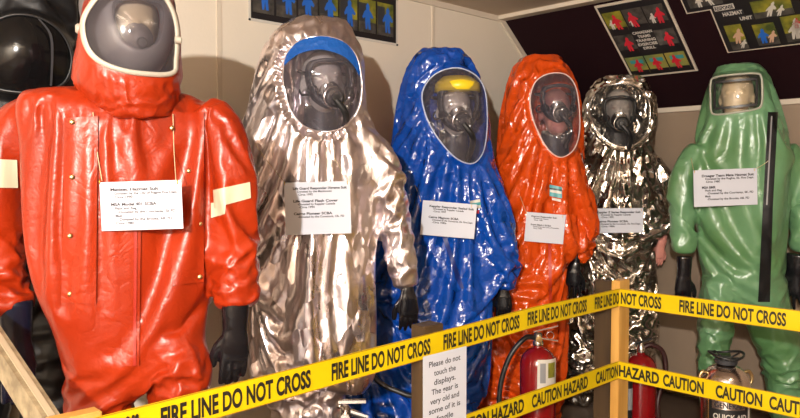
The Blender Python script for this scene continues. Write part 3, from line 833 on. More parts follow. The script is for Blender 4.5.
# ---------------- gloves (prototypes with five separate fingers)
def capsule_chain(pts, rad, n=12):
    """rounded chain of rings"""
    P_ = [Vector(p) for p in pts]; cs = []; rs = []
    # end cap
    t = (P_[-1] - P_[-2]).normalized()
    cs = P_[:]; rs = list(rad)
    for k in (30, 60, 82): cs.append(P_[-1] + t * rad[-1] * math.sin(math.radians(k))); rs.append(rad[-1] * math.cos(math.radians(k)))
    return tube_geo(cs, rs, n)
def glove_mesh(spread=.0, curl=.35, cuffr=.055, fat=1.0):
    """hanging left-type glove: wrist at origin, fingers to -z, palm to +y, thumb towards +x; total about .30 m"""
    parts = []
    ring = [(Vector((0, 0, .01)), Vector((cuffr * .9, 0, 0)), Vector((0, cuffr * .8, 0))), (Vector((0, 0, 0)), Vector((cuffr * .95, 0, 0)), Vector((0, cuffr * .82, 0))),
            (Vector((0, 0, -.06)), Vector((cuffr * .88, 0, 0)), Vector((0, cuffr * .70, 0))), (Vector((0, 0, -.10)), Vector((.041, 0, 0)), Vector((0, .027, 0))),
            (Vector((0, 0, -.135)), Vector((.042, 0, 0)), Vector((0, .022, 0))), (Vector((0, .002, -.175)), Vector((.047, 0, 0)), Vector((0, .018, 0))),
            (Vector((0, .004, -.20)), Vector((.042, 0, 0)), Vector((0, .013, 0)))]
    parts.append(loft(ring, 24, 2.5))
    for i, (x, L, r) in enumerate([(.032, .072, .0115), (.011, .082, .012), (-.011, .076, .0115), (-.032, .060, .0105)]):
        p = Vector((x, .003, -.185)); a = curl * .35; chain = [p]; rr = [r * fat]
        sx = (x / .032) * spread
        for k, f in enumerate((.42, .33, .25)):
            a += curl * (.35 + .25 * k) + .03 * i; p = p + Vector((math.sin(sx) * .9, math.sin(a), -math.cos(a))).normalized() * (L * f + .006); chain.append(p); rr.append(r * fat * (1 - .09 * (k + 1)))
        parts.append(capsule_chain(chain, rr))
    th = [Vector((.024, .002, -.125)), Vector((.048, .012, -.155)), Vector((.060, .022, -.185)), Vector((.062, .030, -.212))]
    parts.append(capsule_chain(th, [.016 * fat, .0155 * fat, .0135 * fat, .012 * fat]))
    V, F = join(parts); V, F = eval_mods(V, F, [('REMESH', dict(mode='VOXEL', voxel_size=.0042))]); Q = quads(F); V = smooth_verts(V, Q, 2)
    N = normals_of(V, Q); w = smooth_noise(V, (60, 60, 45), 3) * .0016 * np.clip((V[:, 2] + .17) / .1, .15, 1)
    V = V + N * w[:, None]
    return V, Q
GL = {'relaxed': glove_mesh(.06, .34), 'open': glove_mesh(.32, .15), 'fat': glove_mesh(.04, .22, .058, 1.18)}
_glme = {}
def add_glove(suit, kind, px, py, off, length, rotz, tilt=0.0, mirror=False, m=None, label=None, cuff=1.0):
    V, Q = GL[kind]; sc = length / .275
    W = V.copy(); 
    if mirror: W[:, 0] *= -1; 
    k = np.clip((W[:, 2] + .125) / .06, 0, 1); W[:, :2] *= (1 - (1 - cuff) * k)[:, None]; W = W * sc
    R = Matrix.Rotation(rotz, 3, 'Z') @ Matrix.Rotation(tilt, 3, 'Y')
    W = W @ np.array(R).T + np.array(suit.P(px, py, off))
    F = [tuple(dict.fromkeys(f)) for f in (Q[:, ::-1] if mirror else Q).tolist()]
    o = npmesh('glove', W, F, m or M['rubber'], suit.root); return o
def face_rot(suit, extra=0):
    """angle that turns local -y to the suit's front"""
    return math.atan2(suit.front.x, -suit.front.y) + extra

# ---------------- dummy head and breathing mask
def head_mesh():
    def ell(c, r, n=20):
        rings = []
        for k in range(1, n): a = math.pi * k / n; rings.append((Vector(c) + Vector((0, 0, r[2] * math.cos(a))), Vector((r[0] * math.sin(a), 0, 0)), Vector((0, r[1] * math.sin(a), 0))))
        return loft(rings, 20, 2.0)
    parts = [ell((0, .02, .03), (.075, .095, .095)), ell((0, -.015, -.03), (.060, .070, .085)), ell((0, -.075, -.015), (.012, .018, .030)), ell((0, -.055, -.085), (.030, .025, .022)),
             ell((.075, .02, -.01), (.010, .018, .030)), ell((-.075, .02, -.01), (.010, .018, .030)), ell((0, -.076, -.055), (.022, .010, .006)), ell((.03, -.066, .022), (.020, .012, .007)), ell((-.03, -.066, .022), (.020, .012, .007)),
             loft([(Vector((0, .03, -.08)), Vector((.05, 0, 0)), Vector((0, .055, 0))), (Vector((0, .035, -.22)), Vector((.055, 0, 0)), Vector((0, .06, 0))), (Vector((0, .035, -.30)), Vector((.12, 0, 0)), Vector((0, .07, 0)))], 20)]
    V, F = join(parts); V, F = eval_mods(V, F, [('REMESH', dict(mode='VOXEL', voxel_size=.007))]); Q = quads(F); V = smooth_verts(V, Q, 2); return V, F
HV, HF = head_mesh()
_hm = {}
def xf(V, loc, rz, sc=1.0):
    R = np.array(Matrix.Rotation(rz, 3, 'Z')); return np.asarray(V) * sc @ R.T + np.array(loc)
def add_head(loc, rz, m, label, sc=1.0):
    o = empty('mannequin_head', loc, label, 'mannequin', 'dummy heads inside the suit hoods')
    npmesh('head', xf(HV, loc, rz, sc), HF, m, o)
    l = Vector(loc); V, F = loft([(l + Vector((0, 0, z * sc)) - Vector((math.sin(-rz), math.cos(-rz), 0)) * 0 + Matrix.Rotation(rz, 3, 'Z') @ Vector((0, .032 * sc, 0)), Vector((r * sc, 0, 0)), Vector((0, r * sc, 0))) for z, r in ((-.24, .075), (-.20, .074), (-.16, .070), (-.12, .066), (-.085, .064))], 24, 2.0)
    npmesh('collar', V, F, M['dark'], o); return o
def add_mask(loc, rz, label, sc=1.0, variant=0, skirt=None):
    """full-face breathing mask; face centre at loc, looking along local -y"""
    loc = Vector(loc); R = Matrix.Rotation(rz, 3, 'Z')
    o = empty('breathing_mask', loc, label, 'breathing mask', 'breathing masks inside the suit hoods')
    def T(p): return loc + R @ (Vector(p) * sc)
    dk = skirt or M['dark']
    ol = closed_curve([(-.070, .035), (-.058, .068), (0, .078), (.058, .068), (.070, .035), (.062, -.015), (.045, -.052), (0, -.075), (-.045, -.052), (-.062, -.015)], 48)
    def surf(u, v, l=0): return (u, -.098 - l + u * u / .16 + v * v / .9, v)
    # lens
    V = []; F = []; n = 48; rg = 8
    for i in range(rg, 0, -1):
        for u, v in ol * (i / rg): V.append(T(surf(u, v, .004 * (1 - (i / rg) ** 2))))
    V.append(T(surf(0, 0, .004)))
    for i in range(rg - 1):
        for j in range(n): F.append((i * n + j, i * n + (j + 1) % n, (i + 1) * n + (j + 1) % n, (i + 1) * n + j))
    for j in range(n): F.append(((rg - 1) * n + j, (rg - 1) * n + (j + 1) % n, len(V) - 1))
    npmesh('lens', V, F, M['lens'], o)
    # skirt between lens edge and face
    V = []; F = []
    prof_ = ((.90, .004), (.96, -.006), (1.06, -.006), (1.10, .004), (1.13, .030), (1.05, .060), (1.0, .050), (.93, .02))
    if variant == 2: prof_ = ((.78, .004), (.82, -.006), (.95, -.006), (1.25, .004), (1.55, .040), (1.75, .10), (1.65, .11), (1.2, .04))
    for k, (sc_, dy) in enumerate(prof_):
        for u, v in ol: p = surf(u, v); V.append(T((p[0] * sc_, p[1] + dy, p[2] * sc_)))
    for k in range(8):
        for j in range(n): F.append((k * n + j, k * n + (j + 1) % n, ((k + 1) % 8) * n + (j + 1) % n, ((k + 1) % 8) * n + j))
    npmesh('face_seal', V, F, dk, o)
    # nose cup inside
    rings = []
    for k in range(7):
        a = k / 6; r = .036 * math.cos(a * 1.35) + .004; rings.append((T((0, -.055 - .042 * a, -.032)), R @ Vector((r * sc, 0, 0)), Vector((0, 0, r * 1.15 * sc))))
    V, F = loft(rings, 20, 2.0); npmesh('nose_cup', V, F, dk, o)
    if variant == 2:
        lathe('valve_cover', [(.012, 0), (.014, .004), (.010, .010), (.002, .011)], T((0, -.098, -.045)), M['dark'], o, 18, R @ Vector((0, -1, -.12)))
        return o
    # regulator on the chin
    ax = R @ Vector((0, -1, -.12)); b0 = T((0, -.092, -.045))
    rg_ = lathe('regulator', [(.030 * sc, 0), (.034 * sc, .006), (.034 * sc, .030 * sc), (.030 * sc, .036 * sc), (.024 * sc, .038 * sc), (.023 * sc, .033 * sc), (.015 * sc, .033 * sc), (.013 * sc, .040 * sc), (.004, .041 * sc)], b0, M['black'], o, 28, ax)
    lathe('regulator_ring', [(.0345 * sc, .012), (.037 * sc, .014), (.037 * sc, .020), (.0345 * sc, .022)], b0, M['steel'] if variant != 1 else M['grey'], rg_, 28, ax)
    for sg in (-1, 1):
        lathe('side_port', [(.016 * sc, 0), (.018 * sc, .004), (.018 * sc, .020), (.012 * sc, .024), (.005, .025)], T((sg * .055, -.062, -.02)), M['black'] if variant != 1 else M['grey'], o, 20, R @ Vector((sg * .8, -.6, -.1)))
        # straps round the head
        tube('strap', smooth_path([T((sg * .066, -.055, .04)), T((sg * .084, 0, .045)), T((sg * .07, .08, .06)), T((0, .118, .065))], 6), .005, M['black'], o, 8)
        tube('strap', smooth_path([T((sg * .06, -.05, -.03)), T((sg * .078, .01, -.03)), T((sg * .065, .08, .0)), T((0, .116, .02))], 6), .005, M['black'], o, 8)
    # hose from the regulator down
    tube('air_hose', smooth_path([T((.0, -.125, -.055)), T((.035, -.12, -.10)), T((.05, -.06, -.14)), T((.045, 0, -.19))], 8), .011 * sc, M['black'], o, 12)
    if variant == 3:
        rings = [(T((0, -.03, .068)), R @ Vector((.086 * sc, 0, 0)), R @ Vector((0, .098 * sc, 0))), (T((0, -.03, .098)), R @ Vector((.084 * sc, 0, 0)), R @ Vector((0, .095 * sc, 0))), (T((0, -.02, .125)), R @ Vector((.055 * sc, 0, 0)), R @ Vector((0, .06 * sc, 0)))]
        V, F = loft(rings, 28, 2.0); npmesh('brow_guard', V, F, M['yellow'], o)
    return o

# ---------------- information cards
def card(suit, corners, lines, label, strings, off=.012, tilt=0):
    """corners UL, UR, LR, LL measured on the photograph; the card hangs flat in front of the chest"""
    ds = []
    for t in np.linspace(0, 1, 5):
        for v in np.linspace(0, 1, 4):
            a = np.array(corners, float); p = (a[0] * (1 - t) + a[1] * t) * (1 - v) + (a[3] * (1 - t) + a[2] * t) * v
            q, n = suit.hit(*p)
            if q is not None: ds.append(q.dot(FH))
    d = min(ds) - off
    UL, UR, LR, LL = [at(x, y, d) for x, y in corners]
    ux = ((UR - UL) + (LR - LL)).normalized(); uy = ((UL - LL) + (UR - LR)); uy = (uy - ux * uy.dot(ux)).normalized()
    S_ = Sheet('information_card', label, 'sign card', LL, ux, uy, 'information cards hanging on the suits')
    w = ((UR - UL).length + (LR - LL).length) / 2; h = ((UL - LL).length + (UR - LR).length) / 2
    S_.rect('card', 0, 0, w, h, 0, .0012, M['paper'])
    y = h - .012 * w / .2
    for ind, txt, big, gap in lines:
        hh = (.0072 if big else .0060) * w / .2 * 1.05
        y -= hh + .0028 * w / .2 + gap * w / .2
        tw = len(txt) * hh * (.82 if big else .70)
        S_.text('card_line', txt, (.026 + .016 * ind) * w / .2, y, min(tw, w * .95 - (.026 + .016 * ind) * w / .2), hh, M['ink'], bold=.04 if big else .03, z=.0016)
    for (x0, y0), path in strings:
        pts = [at(x0, y0, d - .002)]
        for (px, py) in path:
            q = suit.hit_fill(px, py); dd = min(q.dot(FH), d + .4) - .006; pts.append(at(px, py, dd))
        tube('string', smooth_path(pts, 6), .0011, M['string'], S_.root, 6)
    for cx_, cy_ in (corners[0], corners[1]):
        p = at(cx_ + (1.5 if cx_ == corners[0][0] else -1.5), cy_ + 2, d - .003)
        tube('fastener', [p + Vector((0, 0, .007)), p, p + Vector((0, 0, -.005))], .0014, M['gold'], S_.root, 6)
    return S_, d, (UL, UR, LR, LL)

# ================================================================== the suits
def legs_mask(k): pass
# --- red two-piece suit, nearest -----------------------------------------
S = Suit('glossy red vinyl chemical suit with white-framed grey visor and cream arm bands, at far left', 130, 1.95, 6, M['red'])
red = S
S.body([(91, 96, 170, .07), (94, 40, 190, .08), (101, 26, 206, .11), (112, 26, 218, .13), (140, 38, 214, .145), (200, 36, 212, .15), (250, 40, 210, .145), (300, 56, 204, .135), (335, 65, 199, .125), (358, 70, 199, .12)], n=40)
S.body([(335, 66, 132, .11), (362, 67, 134, .12), (385, 67, 132, .115), (420, 68, 130, .11), (520, 74, 124, .09)], 0)
S.body([(335, 132, 203, .12), (362, 144, 204, .12), (385, 150, 204, .115), (420, 154, 203, .11), (520, 158, 194, .10)], 0)
S.limb([(46, 113, 22), (18, 126, 30), (4, 160, 30), (-2, 220, 30), (-1, 280, 31), (6, 306, 30), (8, 316, 25)], 1.0, tag_='sleeve|a')
S.limb([(206, 112, 22), (224, 130, 24), (230, 160, 25), (234, 220, 25), (236, 275, 27), (236, 302, 25), (237, 311, 20)], 1.0, tag_='sleeve|b')
S.build(.017, (.16, .12), (.07, .07), {'leg_y': 378, 'leg_u': .02}, seed=11, amp=.004, sc=(34, 34, 12), grow=.07, bend=1.0, fold=.010, fsc=(13, 13, 9))
# hood of the red suit: separate helmet-like hood with bib
H = Suit.__new__(Suit); H.__dict__.update(S.__dict__); H.geo = []; H.limbs = []; H.d = 1.93
H.body([(-16, 106, 156, .05), (-10, 94, 168, .09), (5, 88, 172, .125), (30, 83, 176, .14), (60, 78, 178, .14), (78, 74, 179, .14), (95, 78, 178, .135), (108, 92, 174, .125), (118, 98, 170, .115)], n=44, power=2.3, off=.02)
H.set_visor([(84, 24), (88, 46), (100, 60), (122, 69), (150, 73), (172, 72), (175, 60), (176, 30), (170, 8), (158, -7), (132, -13), (106, -7), (92, 6)], W0=.165, Rx=.17, Rz=.5)
H.m = M['red']
H.build(.014, (.03, .03), (.03, .03), {'hood_y': 200}, seed=5, amp=.003, it1=60, it2=20, blend=.035, grow=.06, bend=.8, frames=22)
H.visor(M['visor_smoke'], .015, M['white'], .0095, .008)
H.root = S.root
kn = at(81, 29, 1.83); lathe('visor_clip', [(.010, -.012), (.013, -.008), (.013, .008), (.009, .013)], kn, M['white'], S.root, 16, S.side * -1)
kn = at(178, 40, 1.84); lathe('visor_clip', [(.007, -.008), (.009, -.006), (.009, .006), (.006, .009)], kn, M['white'], S.root, 16, S.side)
# storm flaps, pocket edges, snaps, zip, bands
f1 = S.patch('storm_flap', [(64, 118), (98, 116), (96, 304), (61, 303)], M['red'], 8, 24, .006)
f2 = S.patch('storm_flap', [(176, 112), (204, 112), (204, 282), (171, 286)], M['red'], 8, 24, .006)
S.patch('front_flap', [(118, 226), (141, 226), (139, 366), (122, 366)], M['red'], 5, 18, .004)
S.patch('zip', [(134, 228), (137, 228), (136, 366), (133, 366)], mat('dark_red_zip', (.33, .02, .01), .5), 2, 20, .0075)
for px, py in ((72, 122), (72, 177), (70, 236), (70, 294), (172, 128), (189, 171), (200, 224), (200, 277)):
    q = S.hit_fill(px, py); b = at(px, py, q.dot(FH) - .009)
    lathe('snap', [(.0062, -.003), (.0062, .001), (.004, .003), (.001, .0032)], b, M['brass'], S.root, 14, -S.view)
S.patch('arm_band', [(-30, 158), (17, 160), (18, 188), (-30, 187)], M['band'], 14, 6, .004)
S.patch('arm_band', [(213, 190), (250, 182), (251, 198), (214, 208)], M['band'], 14, 5, .004)
S.patch('arm_band', [(211, 203), (226, 201), (225, 214), (211, 218)], M['band'], 8, 4, .004)
add_glove(S, 'fat', 15, 304, .02, .27, face_rot(S, .2), -.03, True, M['bluerubber'], cuff=.85)
add_glove(S, 'fat', 236, 298, .02, .235, face_rot(S, -.1), .04, True, M['rubber'], cuff=.8)
q1 = add_head(S.P(129, 34) + S.front * .035, face_rot(S, .12), M['tan'], 'tan dummy head behind the grey visor of the red suit', 1.0)
add_mask(S.P(130, 34) + S.front * .045, face_rot(S, .12), 'grey breathing mask behind the white-framed visor of the red suit', 1.0, 2, mat('mask_grey_rubber', (.16, .15, .16), .45))
card(S, [(98, 180), (179, 180), (184, 226), (102, 231)],
     [(0, 'Matisec Hazmat Suit', 1, 0), (.6, 'Donated by the City of Regina Fire Dept.', 0, 0), (.6, 'Circa 1990', 0, 0), (0, 'MSA Model 401 SCBA', 1, .008), (.6, 'Pack and Reg', 0, 0), (1, '-Donated by the Courtenay, Sk FD', 0, 0), (.6, 'Mask', 0, 0), (1, '-Donated by the Brooks, AB. FD', 0, 0), (.6, 'Circa 1980', 0, 0)],
     'white printed card hanging on the red suit at far left, largest of the cards', [((102, 181), [(97, 150), (93, 112)]), ((176, 181), [(174, 150), (173, 114)])])

# --- black suit behind -----------------------------------------------------
S = Suit('black coated suit with dark dome visor, standing behind the red suit at far left', 22, 2.32, -6, M['blackcloth'])
blk = S
S.body([(-62, 5, 40, .06), (-54, -18, 58, .11), (-30, -42, 76, .16), (0, -50, 80, .19), (30, -52, 80, .20), (60, -52, 78, .19), (84, -58, 80, .18), (110, -66, 96, .17), (160, -66, 100, .16), (250, -60, 94, .16), (320, -60, 92, .15)], n=48)
S.body([(310, -60, 14, .12), (400, -54, 8, .10), (440, -52, 6, .1)], 0); S.body([(310, 16, 92, .12), (400, 22, 86, .10), (440, 24, 84, .1)], 0)
S.limb([(-56, 128, 22), (-74, 180, 20), (-76, 250, 18), (-76, 280, 15)], tag_='sleeve|a')
S.limb([(86, 128, 20), (104, 180, 18), (110, 240, 17), (110, 270, 15)], tag_='sleeve|b')
S.set_visor([(-24, 60), (-14, 30), (10, 16), (38, 18), (60, 32), (71, 54), (68, 76), (54, 88), (20, 92), (-12, 84)], W0=.235, Rx=.22, Rz=.3)
S.build(.024, (.07, .06), (.05, .05), {'hood_y': 100, 'leg_y': 318}, seed=21, amp=.006)
S.visor(M['visor_dark'], .03, M['black'], .006, .006)
S.vis_patch('visor_seam', ([(38, 19), (49, 34), (51, 55), (50, 86)], [(40, 19), (51.5, 34), (53.5, 55), (52, 86)]), M['dark'], .010, .03)
add_head(S.P(12, 52) + S.front * .03, face_rot(S), M['dark'], 'dark dummy head behind the dome visor of the black suit')
add_glove(S, 'relaxed', -76, 286, .0, .26, face_rot(S)); add_glove(S, 'relaxed', 110, 276, .0, .26, face_rot(S), mirror=True)

# --- first silver suit -------------------------------------------------------
S = Suit('rose-silver foil suit with blue band above its oval visor, between the red and blue suits', 313, 2.75, 6, M['foil'])
sv1 = S
S.body([(19, 303, 333, .05), (23, 292, 346, .09), (34, 274, 356, .13), (52, 262, 363, .155), (78, 254, 366, .16), (104, 247, 367, .165), (122, 243, 372, .16), (134, 238, 382, .15), (150, 238, 390, .14), (175, 246, 392, .135), (205, 256, 380, .14), (250, 258, 370, .16), (300, 254, 372, .165), (345, 252, 373, .15), (362, 254, 372, .14)], n=60, power=2.2)
S.body([(340, 253, 324, .13), (365, 256, 322, .125), (392, 268, 318, .11), (430, 274, 314, .10), (480, 276, 312, .1)], 0)
S.body([(340, 314, 373, .13), (365, 316, 366, .12), (392, 318, 342, .10), (430, 318, 342, .09), (480, 318, 344, .09)], 0)
S.limb([(250, 146, 16), (243, 170, 18, -.02), (240, 220, 17, -.03), (240, 265, 16, -.03), (242, 285, 13, -.03)], tag_='sleeve|a')
S.limb([(374, 148, 17), (386, 172, 18), (394, 220, 18), (401, 258, 17), (405, 280, 14), (407, 292, 10)], tag_='sleeve|b')
S.set_visor([(287, 54), (300, 41), (322, 36.5), (343, 42), (356, 56), (361, 76), (361, 98), (355, 115), (341, 128), (322, 131.5), (304, 126), (292, 112), (285, 92), (283, 72)], W0=.175, Rx=.19, Rz=.42)
S.build(.022, (.20, .10), (.14, .12), {'hood_y': 136, 'leg_y': 350, 'leg_u': .02}, seed=31, grow=.09, bend=1.0, amp=.005, sc=(34, 34, 10), ruche=.007, blend=.035)
S.visor(M['visor_clear'], .015, M['foil'], .006, .006)
S.vis_patch('visor_band', ([(284, 62), (288, 52), (300, 40.5), (322, 36), (343, 41.5), (355, 54), (360, 71)], [(284.5, 66), (289, 61), (300, 53.5), (320, 49.5), (341, 55), (353, 65), (359.5, 77)]), M['bluefoil'], .008, .012)
S.patch('zip', [(333, 236), (336, 236), (324, 366), (321, 366)], M['foil'], 2, 24, .006)
add_glove(S, 'relaxed', 407, 271, .02, .235, face_rot(S, -.1), -.04, True, cuff=.5)
add_head(S.P(322, 84) + S.front * .03, face_rot(S, .1), M['pale'], 'pale dummy head behind the oval visor of the rose-silver suit')
add_mask(S.P(324, 88) + S.front * .038, face_rot(S, .15), 'dark breathing mask behind the oval visor of the rose-silver suit', 1.08, 0)
card(S, [(283, 181.5), (349, 181), (351, 232), (286, 235)],
     [(0, 'Life Guard Responder Xtreme Suit', 1, 0), (.8, 'Donated by the Manitowoc', 0, 0), (1, 'Circa 1992', 0, 0), (0, 'Life Guard Flash Cover', 1, .010), (.8, '-Donated by Kappler Canada', 0, 0), (1, '-Circa 1994', 0, 0), (0, 'Cairns Pioneer SCBA', 1, .010), (.8, '-Donated by the Comstock, Ok. FD', 0, 0)],
     'white printed card hanging on the rose-silver suit beside the red suit', [((285, 183), [(268, 162), (255, 144)]), ((348, 182), [(330, 150)])])

# --- blue suit ---------------------------------------------------------------
S = Suit('shiny blue encapsulating suit with large oval visor and yellow brow inside', 438, 3.38, 17, M['blue'])
blu = S
S.body([(49, 430, 450, .05), (53, 420, 462, .09), (63, 410, 472, .13), (82, 402, 481, .16), (108, 397, 487, .175), (132, 396, 490, .18), (150, 392, 491, .17), (168, 386, 494, .155), (200, 388, 496, .15), (240, 392, 493, .16), (280, 386, 491, .17), (315, 378, 489, .17), (345, 368, 488, .16)], n=56, power=2.2)
S.body([(320, 374, 436, .15), (350, 360, 434, .15), (385, 347, 428, .14), (425, 346, 424, .12), (448, 350, 420, .11)], 0)
S.body([(320, 428, 490, .15), (350, 426, 486, .14), (385, 424, 481, .13), (425, 424, 478, .12), (448, 426, 476, .11)], 0)
S.limb([(398, 168, 13), (384, 190, 14), (376, 230, 15), (374, 270, 15), (376, 298, 12), (378, 306, 9)], tag_='sleeve|a')
S.limb([(486, 172, 13), (494, 196, 15), (500, 232, 17), (503, 262, 17), (504, 284, 14), (504, 293, 10)], tag_='sleeve|b')
S.set_visor([(422, 96), (429, 80), (443, 70.5), (460, 68.5), (476, 76), (484.5, 90), (487, 113), (486, 138), (481.5, 155), (471, 163.5), (455, 157), (438, 138), (427, 118)], W0=.20, Rx=.20, Rz=.5)
S.build(.022, (.18, .15), (.16, .16), {'hood_y': 168, 'leg_y': 330}, seed=41, amp=.005, sc=(36, 36, 18), blend=.035)
S.visor(M['visor_clear'], .015, M['visor_dome'] and mat('pale_blue_welt', (.42, .48, .66), .35), .004, .004)
S.patch('zip', [(430, 200), (434, 199), (464, 288), (460, 290)], mat('dark_blue_zip', (.004, .02, .16), .5), 2, 24, .006)
S.patch('zip_cover', [(424, 238), (430, 238), (462, 290), (455, 292)], M['blue'], 3, 16, .009)
pt = S.patch('maker_patch', [(470, 201), (480, 199), (481, 208), (471, 209)], M['p_white'], 5, 5, .008); 
S.patch('patch_stripe', [(470, 203.5), (480.5, 202), (481, 205), (471, 206)], M['p_teal'], 5, 3, .0105, pt)
S.patch('patch_tag', [(473, 211), (479, 210), (479, 213.5), (473, 214)], M['p_red'], 4, 3, .008)
add_glove(S, 'relaxed', 379, 295, .02, .24, face_rot(S, -.3), 0, False, cuff=.5)
add_glove(S, 'relaxed', 504, 274, .03, .235, face_rot(S, -.4), 0, True, cuff=.5)
add_head(S.P(452, 112) + S.front * .04, face_rot(S, -.1), M['pale'], 'pale dummy head behind the visor of the blue suit')
add_mask(S.P(452, 112) + S.front * .052, face_rot(S, -.1), 'black breathing mask with yellow brow guard behind the visor of the blue suit', 1.2, 3)
card(S, [(419, 199), (473, 204.5), (474, 238), (420, 234.5)],
     [(0, 'Kappler Responder Sealed Suit', 1, 0), (.8, '-Donated by Kappler Canada', 0, 0), (.9, '-Circa 1997', 0, 0), (0, 'Cairns Magnum SCBA', 1, .012), (.8, '-Donated by the Comstock, Ok. Fire Dept.', 0, 0), (.9, '-Circa 1980s', 0, 0)],
     'white printed card hanging on the shiny blue suit', [((421, 201), [(415, 185)])])

# --- orange suit -------------------------------------------------------------
S = Suit('shiny orange encapsulating suit with narrow oval visor, between the blue suit and corner', 540, 3.68, 18, M['orange'])
org = S
S.body([(56, 533, 547, .05), (60, 522, 559, .09), (70, 512, 569, .13), (90, 506, 577, .16), (115, 502, 581, .17), (140, 500, 582, .17), (156, 496, 584, .155), (175, 494, 584, .145), (210, 496, 572, .15), (255, 494, 565, .155), (300, 488, 563, .155), (335, 482, 561, .15)], n=52, power=2.2)
S.body([(318, 484, 524, .13), (350, 478, 521, .13), (400, 477, 517, .12), (424, 478, 516, .11)], 0)
S.body([(318, 518, 562, .13), (350, 520, 562, .13), (400, 522, 560, .12), (424, 524, 558, .11)], 0)
S.limb([(502, 176, 12), (492, 200, 13, -.04), (489, 240, 13, -.06), (488, 270, 12, -.06), (488, 288, 9, -.06)], tag_='sleeve|a')
S.limb([(574, 176, 13), (582, 198, 14), (584, 226, 14), (580, 250, 13), (577, 262, 10)], tag_='sleeve|b')
S.set_visor([(530.5, 96), (536, 81.5), (549, 74), (565, 74.5), (575, 86), (579, 108), (579, 133), (573, 150), (560, 157), (547, 147.5), (536, 127), (531, 110)], W0=.195, Rx=.19, Rz=.5)
S.build(.022, (.18, .15), (.16, .16), {'hood_y': 166, 'leg_y': 326}, seed=53, amp=.005, sc=(36, 36, 18), blend=.035)
S.visor(M['visor_clear'], .015, mat('pale_pink_welt', (.75, .52, .46), .35), .004, .004)
pt = S.patch('maker_patch', [(549.5, 184.5), (562, 187), (562, 198.5), (549.5, 196)], M['p_teal'], 5, 5, .008)
S.patch('patch_lettering', [(550, 189.5), (561.5, 191.5), (561.5, 194), (550, 192)], M['p_white'], 5, 2, .0105, pt)
S.patch('patch_stripe', [(549.5, 187.6), (562, 189.6), (562, 191), (549.5, 189)], M['black'], 5, 2, .0100, pt)
S.patch('patch_tag', [(552, 197.5), (561, 199.5), (561, 202), (552, 200)], M['p_white'], 4, 3, .008)
S.patch('zip', [(548, 240), (551, 240), (552, 300), (549, 300)], mat('dark_orange_zip', (.45, .03, .01), .5), 2, 16, .006)
add_glove(S, 'open', 577, 251, .03, .245, face_rot(S, -.4), .12, False, cuff=.5)
add_glove(S, 'relaxed', 488, 291, -.06, .19, face_rot(S), 0, True)
add_head(S.P(554, 114) + S.front * .03, face_rot(S, -.1), M['pink'], 'pink dummy head behind the visor of the orange suit')
add_mask(S.P(552, 106) + S.front * .05, face_rot(S, -.1), 'black breathing mask behind the visor of the orange suit', 1.1, 0)
card(S, [(525, 211), (564, 215), (563, 243.5), (524, 241)],
     [(0, 'Dupont Responder Suit', 1, 0), (.8, 'Donated by Dupont', 0, 0), (.9, 'Circa 1998', 0, 0), (0, 'Scott Mark I SCBA', 1, .014), (.8, 'Donated by the Town of Lumsden', 0, 0), (.9, 'Circa 1990', 0, 0)],
     'white printed card hanging on the shiny orange suit', [((526, 212), [(520, 196)])])

# --- second silver suit --------------------------------------------------------
S = Suit('crumpled silver foil suit with clear round dome visor, standing in the corner', 620, 4.05, 6, M['foil2'])
sv2 = S
S.body([(76, 610, 628, .05), (79, 600, 640, .08), (88, 590, 650, .115), (106, 583, 655, .135), (130, 580, 654, .14), (146, 582, 650, .13), (158, 584, 656, .125), (175, 586, 660, .13), (210, 588, 656, .14), (250, 580, 654, .15), (285, 574, 653, .15)], n=48, power=2.2)
S.body([(270, 575, 616, .13), (300, 570, 610, .13), (340, 564, 604, .12), (380, 562, 600, .12), (402, 564, 598, .11)], 0)
S.body([(270, 608, 655, .13), (300, 612, 653, .13), (340, 616, 652, .12), (380, 618, 652, .12), (402, 620, 650, .11)], 0)
S.limb([(590, 164, 11), (583, 190, 12), (580, 220, 11), (580, 246, 9)], tag_='sleeve|a')
S.limb([(652, 164, 12), (664, 184, 13), (667, 208, 12), (664, 228, 10), (661, 236, 8)], tag_='sleeve|b')
S.set_visor([(590, 104), (599, 90), (617, 84), (636, 86.5), (648, 99.5), (650, 118), (645, 135), (632, 145.5), (615, 145), (600, 134), (592, 119)], W0=.145, Rx=.16, Rz=.28)
S.build(.020, (.22, .18), (.20, .18), {'hood_y': 150, 'leg_y': 276}, seed=61, grow=.12, bend=.4, amp=.006, sc=(46, 46, 26), blend=.03)
S.visor(M['visor_dome'], .045, M['steel'], .005, .006)
g = add_glove(S, 'relaxed', 661, 236, .02, .17, face_rot(S, .3), .05, False, M['pink'])
add_glove(S, 'relaxed', 580, 248, .0, .17, face_rot(S), 0, True)
add_head(S.P(618, 112) + S.front * .03, face_rot(S, .05), M['pale'], 'pale dummy head behind the round dome of the crumpled silver suit')
add_mask(S.P(616, 116) + S.front * .045, face_rot(S, .1), 'black breathing mask behind the round dome of the crumpled silver suit', 1.15, 0, M['black'])
card(S, [(590, 209), (643, 208), (643, 233), (590, 233)],
     [(0, 'Kappler Z Series Responder Suit', 1, -.004), (.8, '-Donated by Kappler Canada', 0, 0), (.9, '-Circa 1992', 0, 0), (0, 'Cairns Pioneer SCBA', 1, .006), (.8, '-Donated by the Comstock, Ok. Fire Dept.', 0, 0), (.9, '-Circa 1980s', 0, 0)],
     'white printed card hanging on the crumpled silver suit in the corner', [((592, 210), [(588, 196)])])

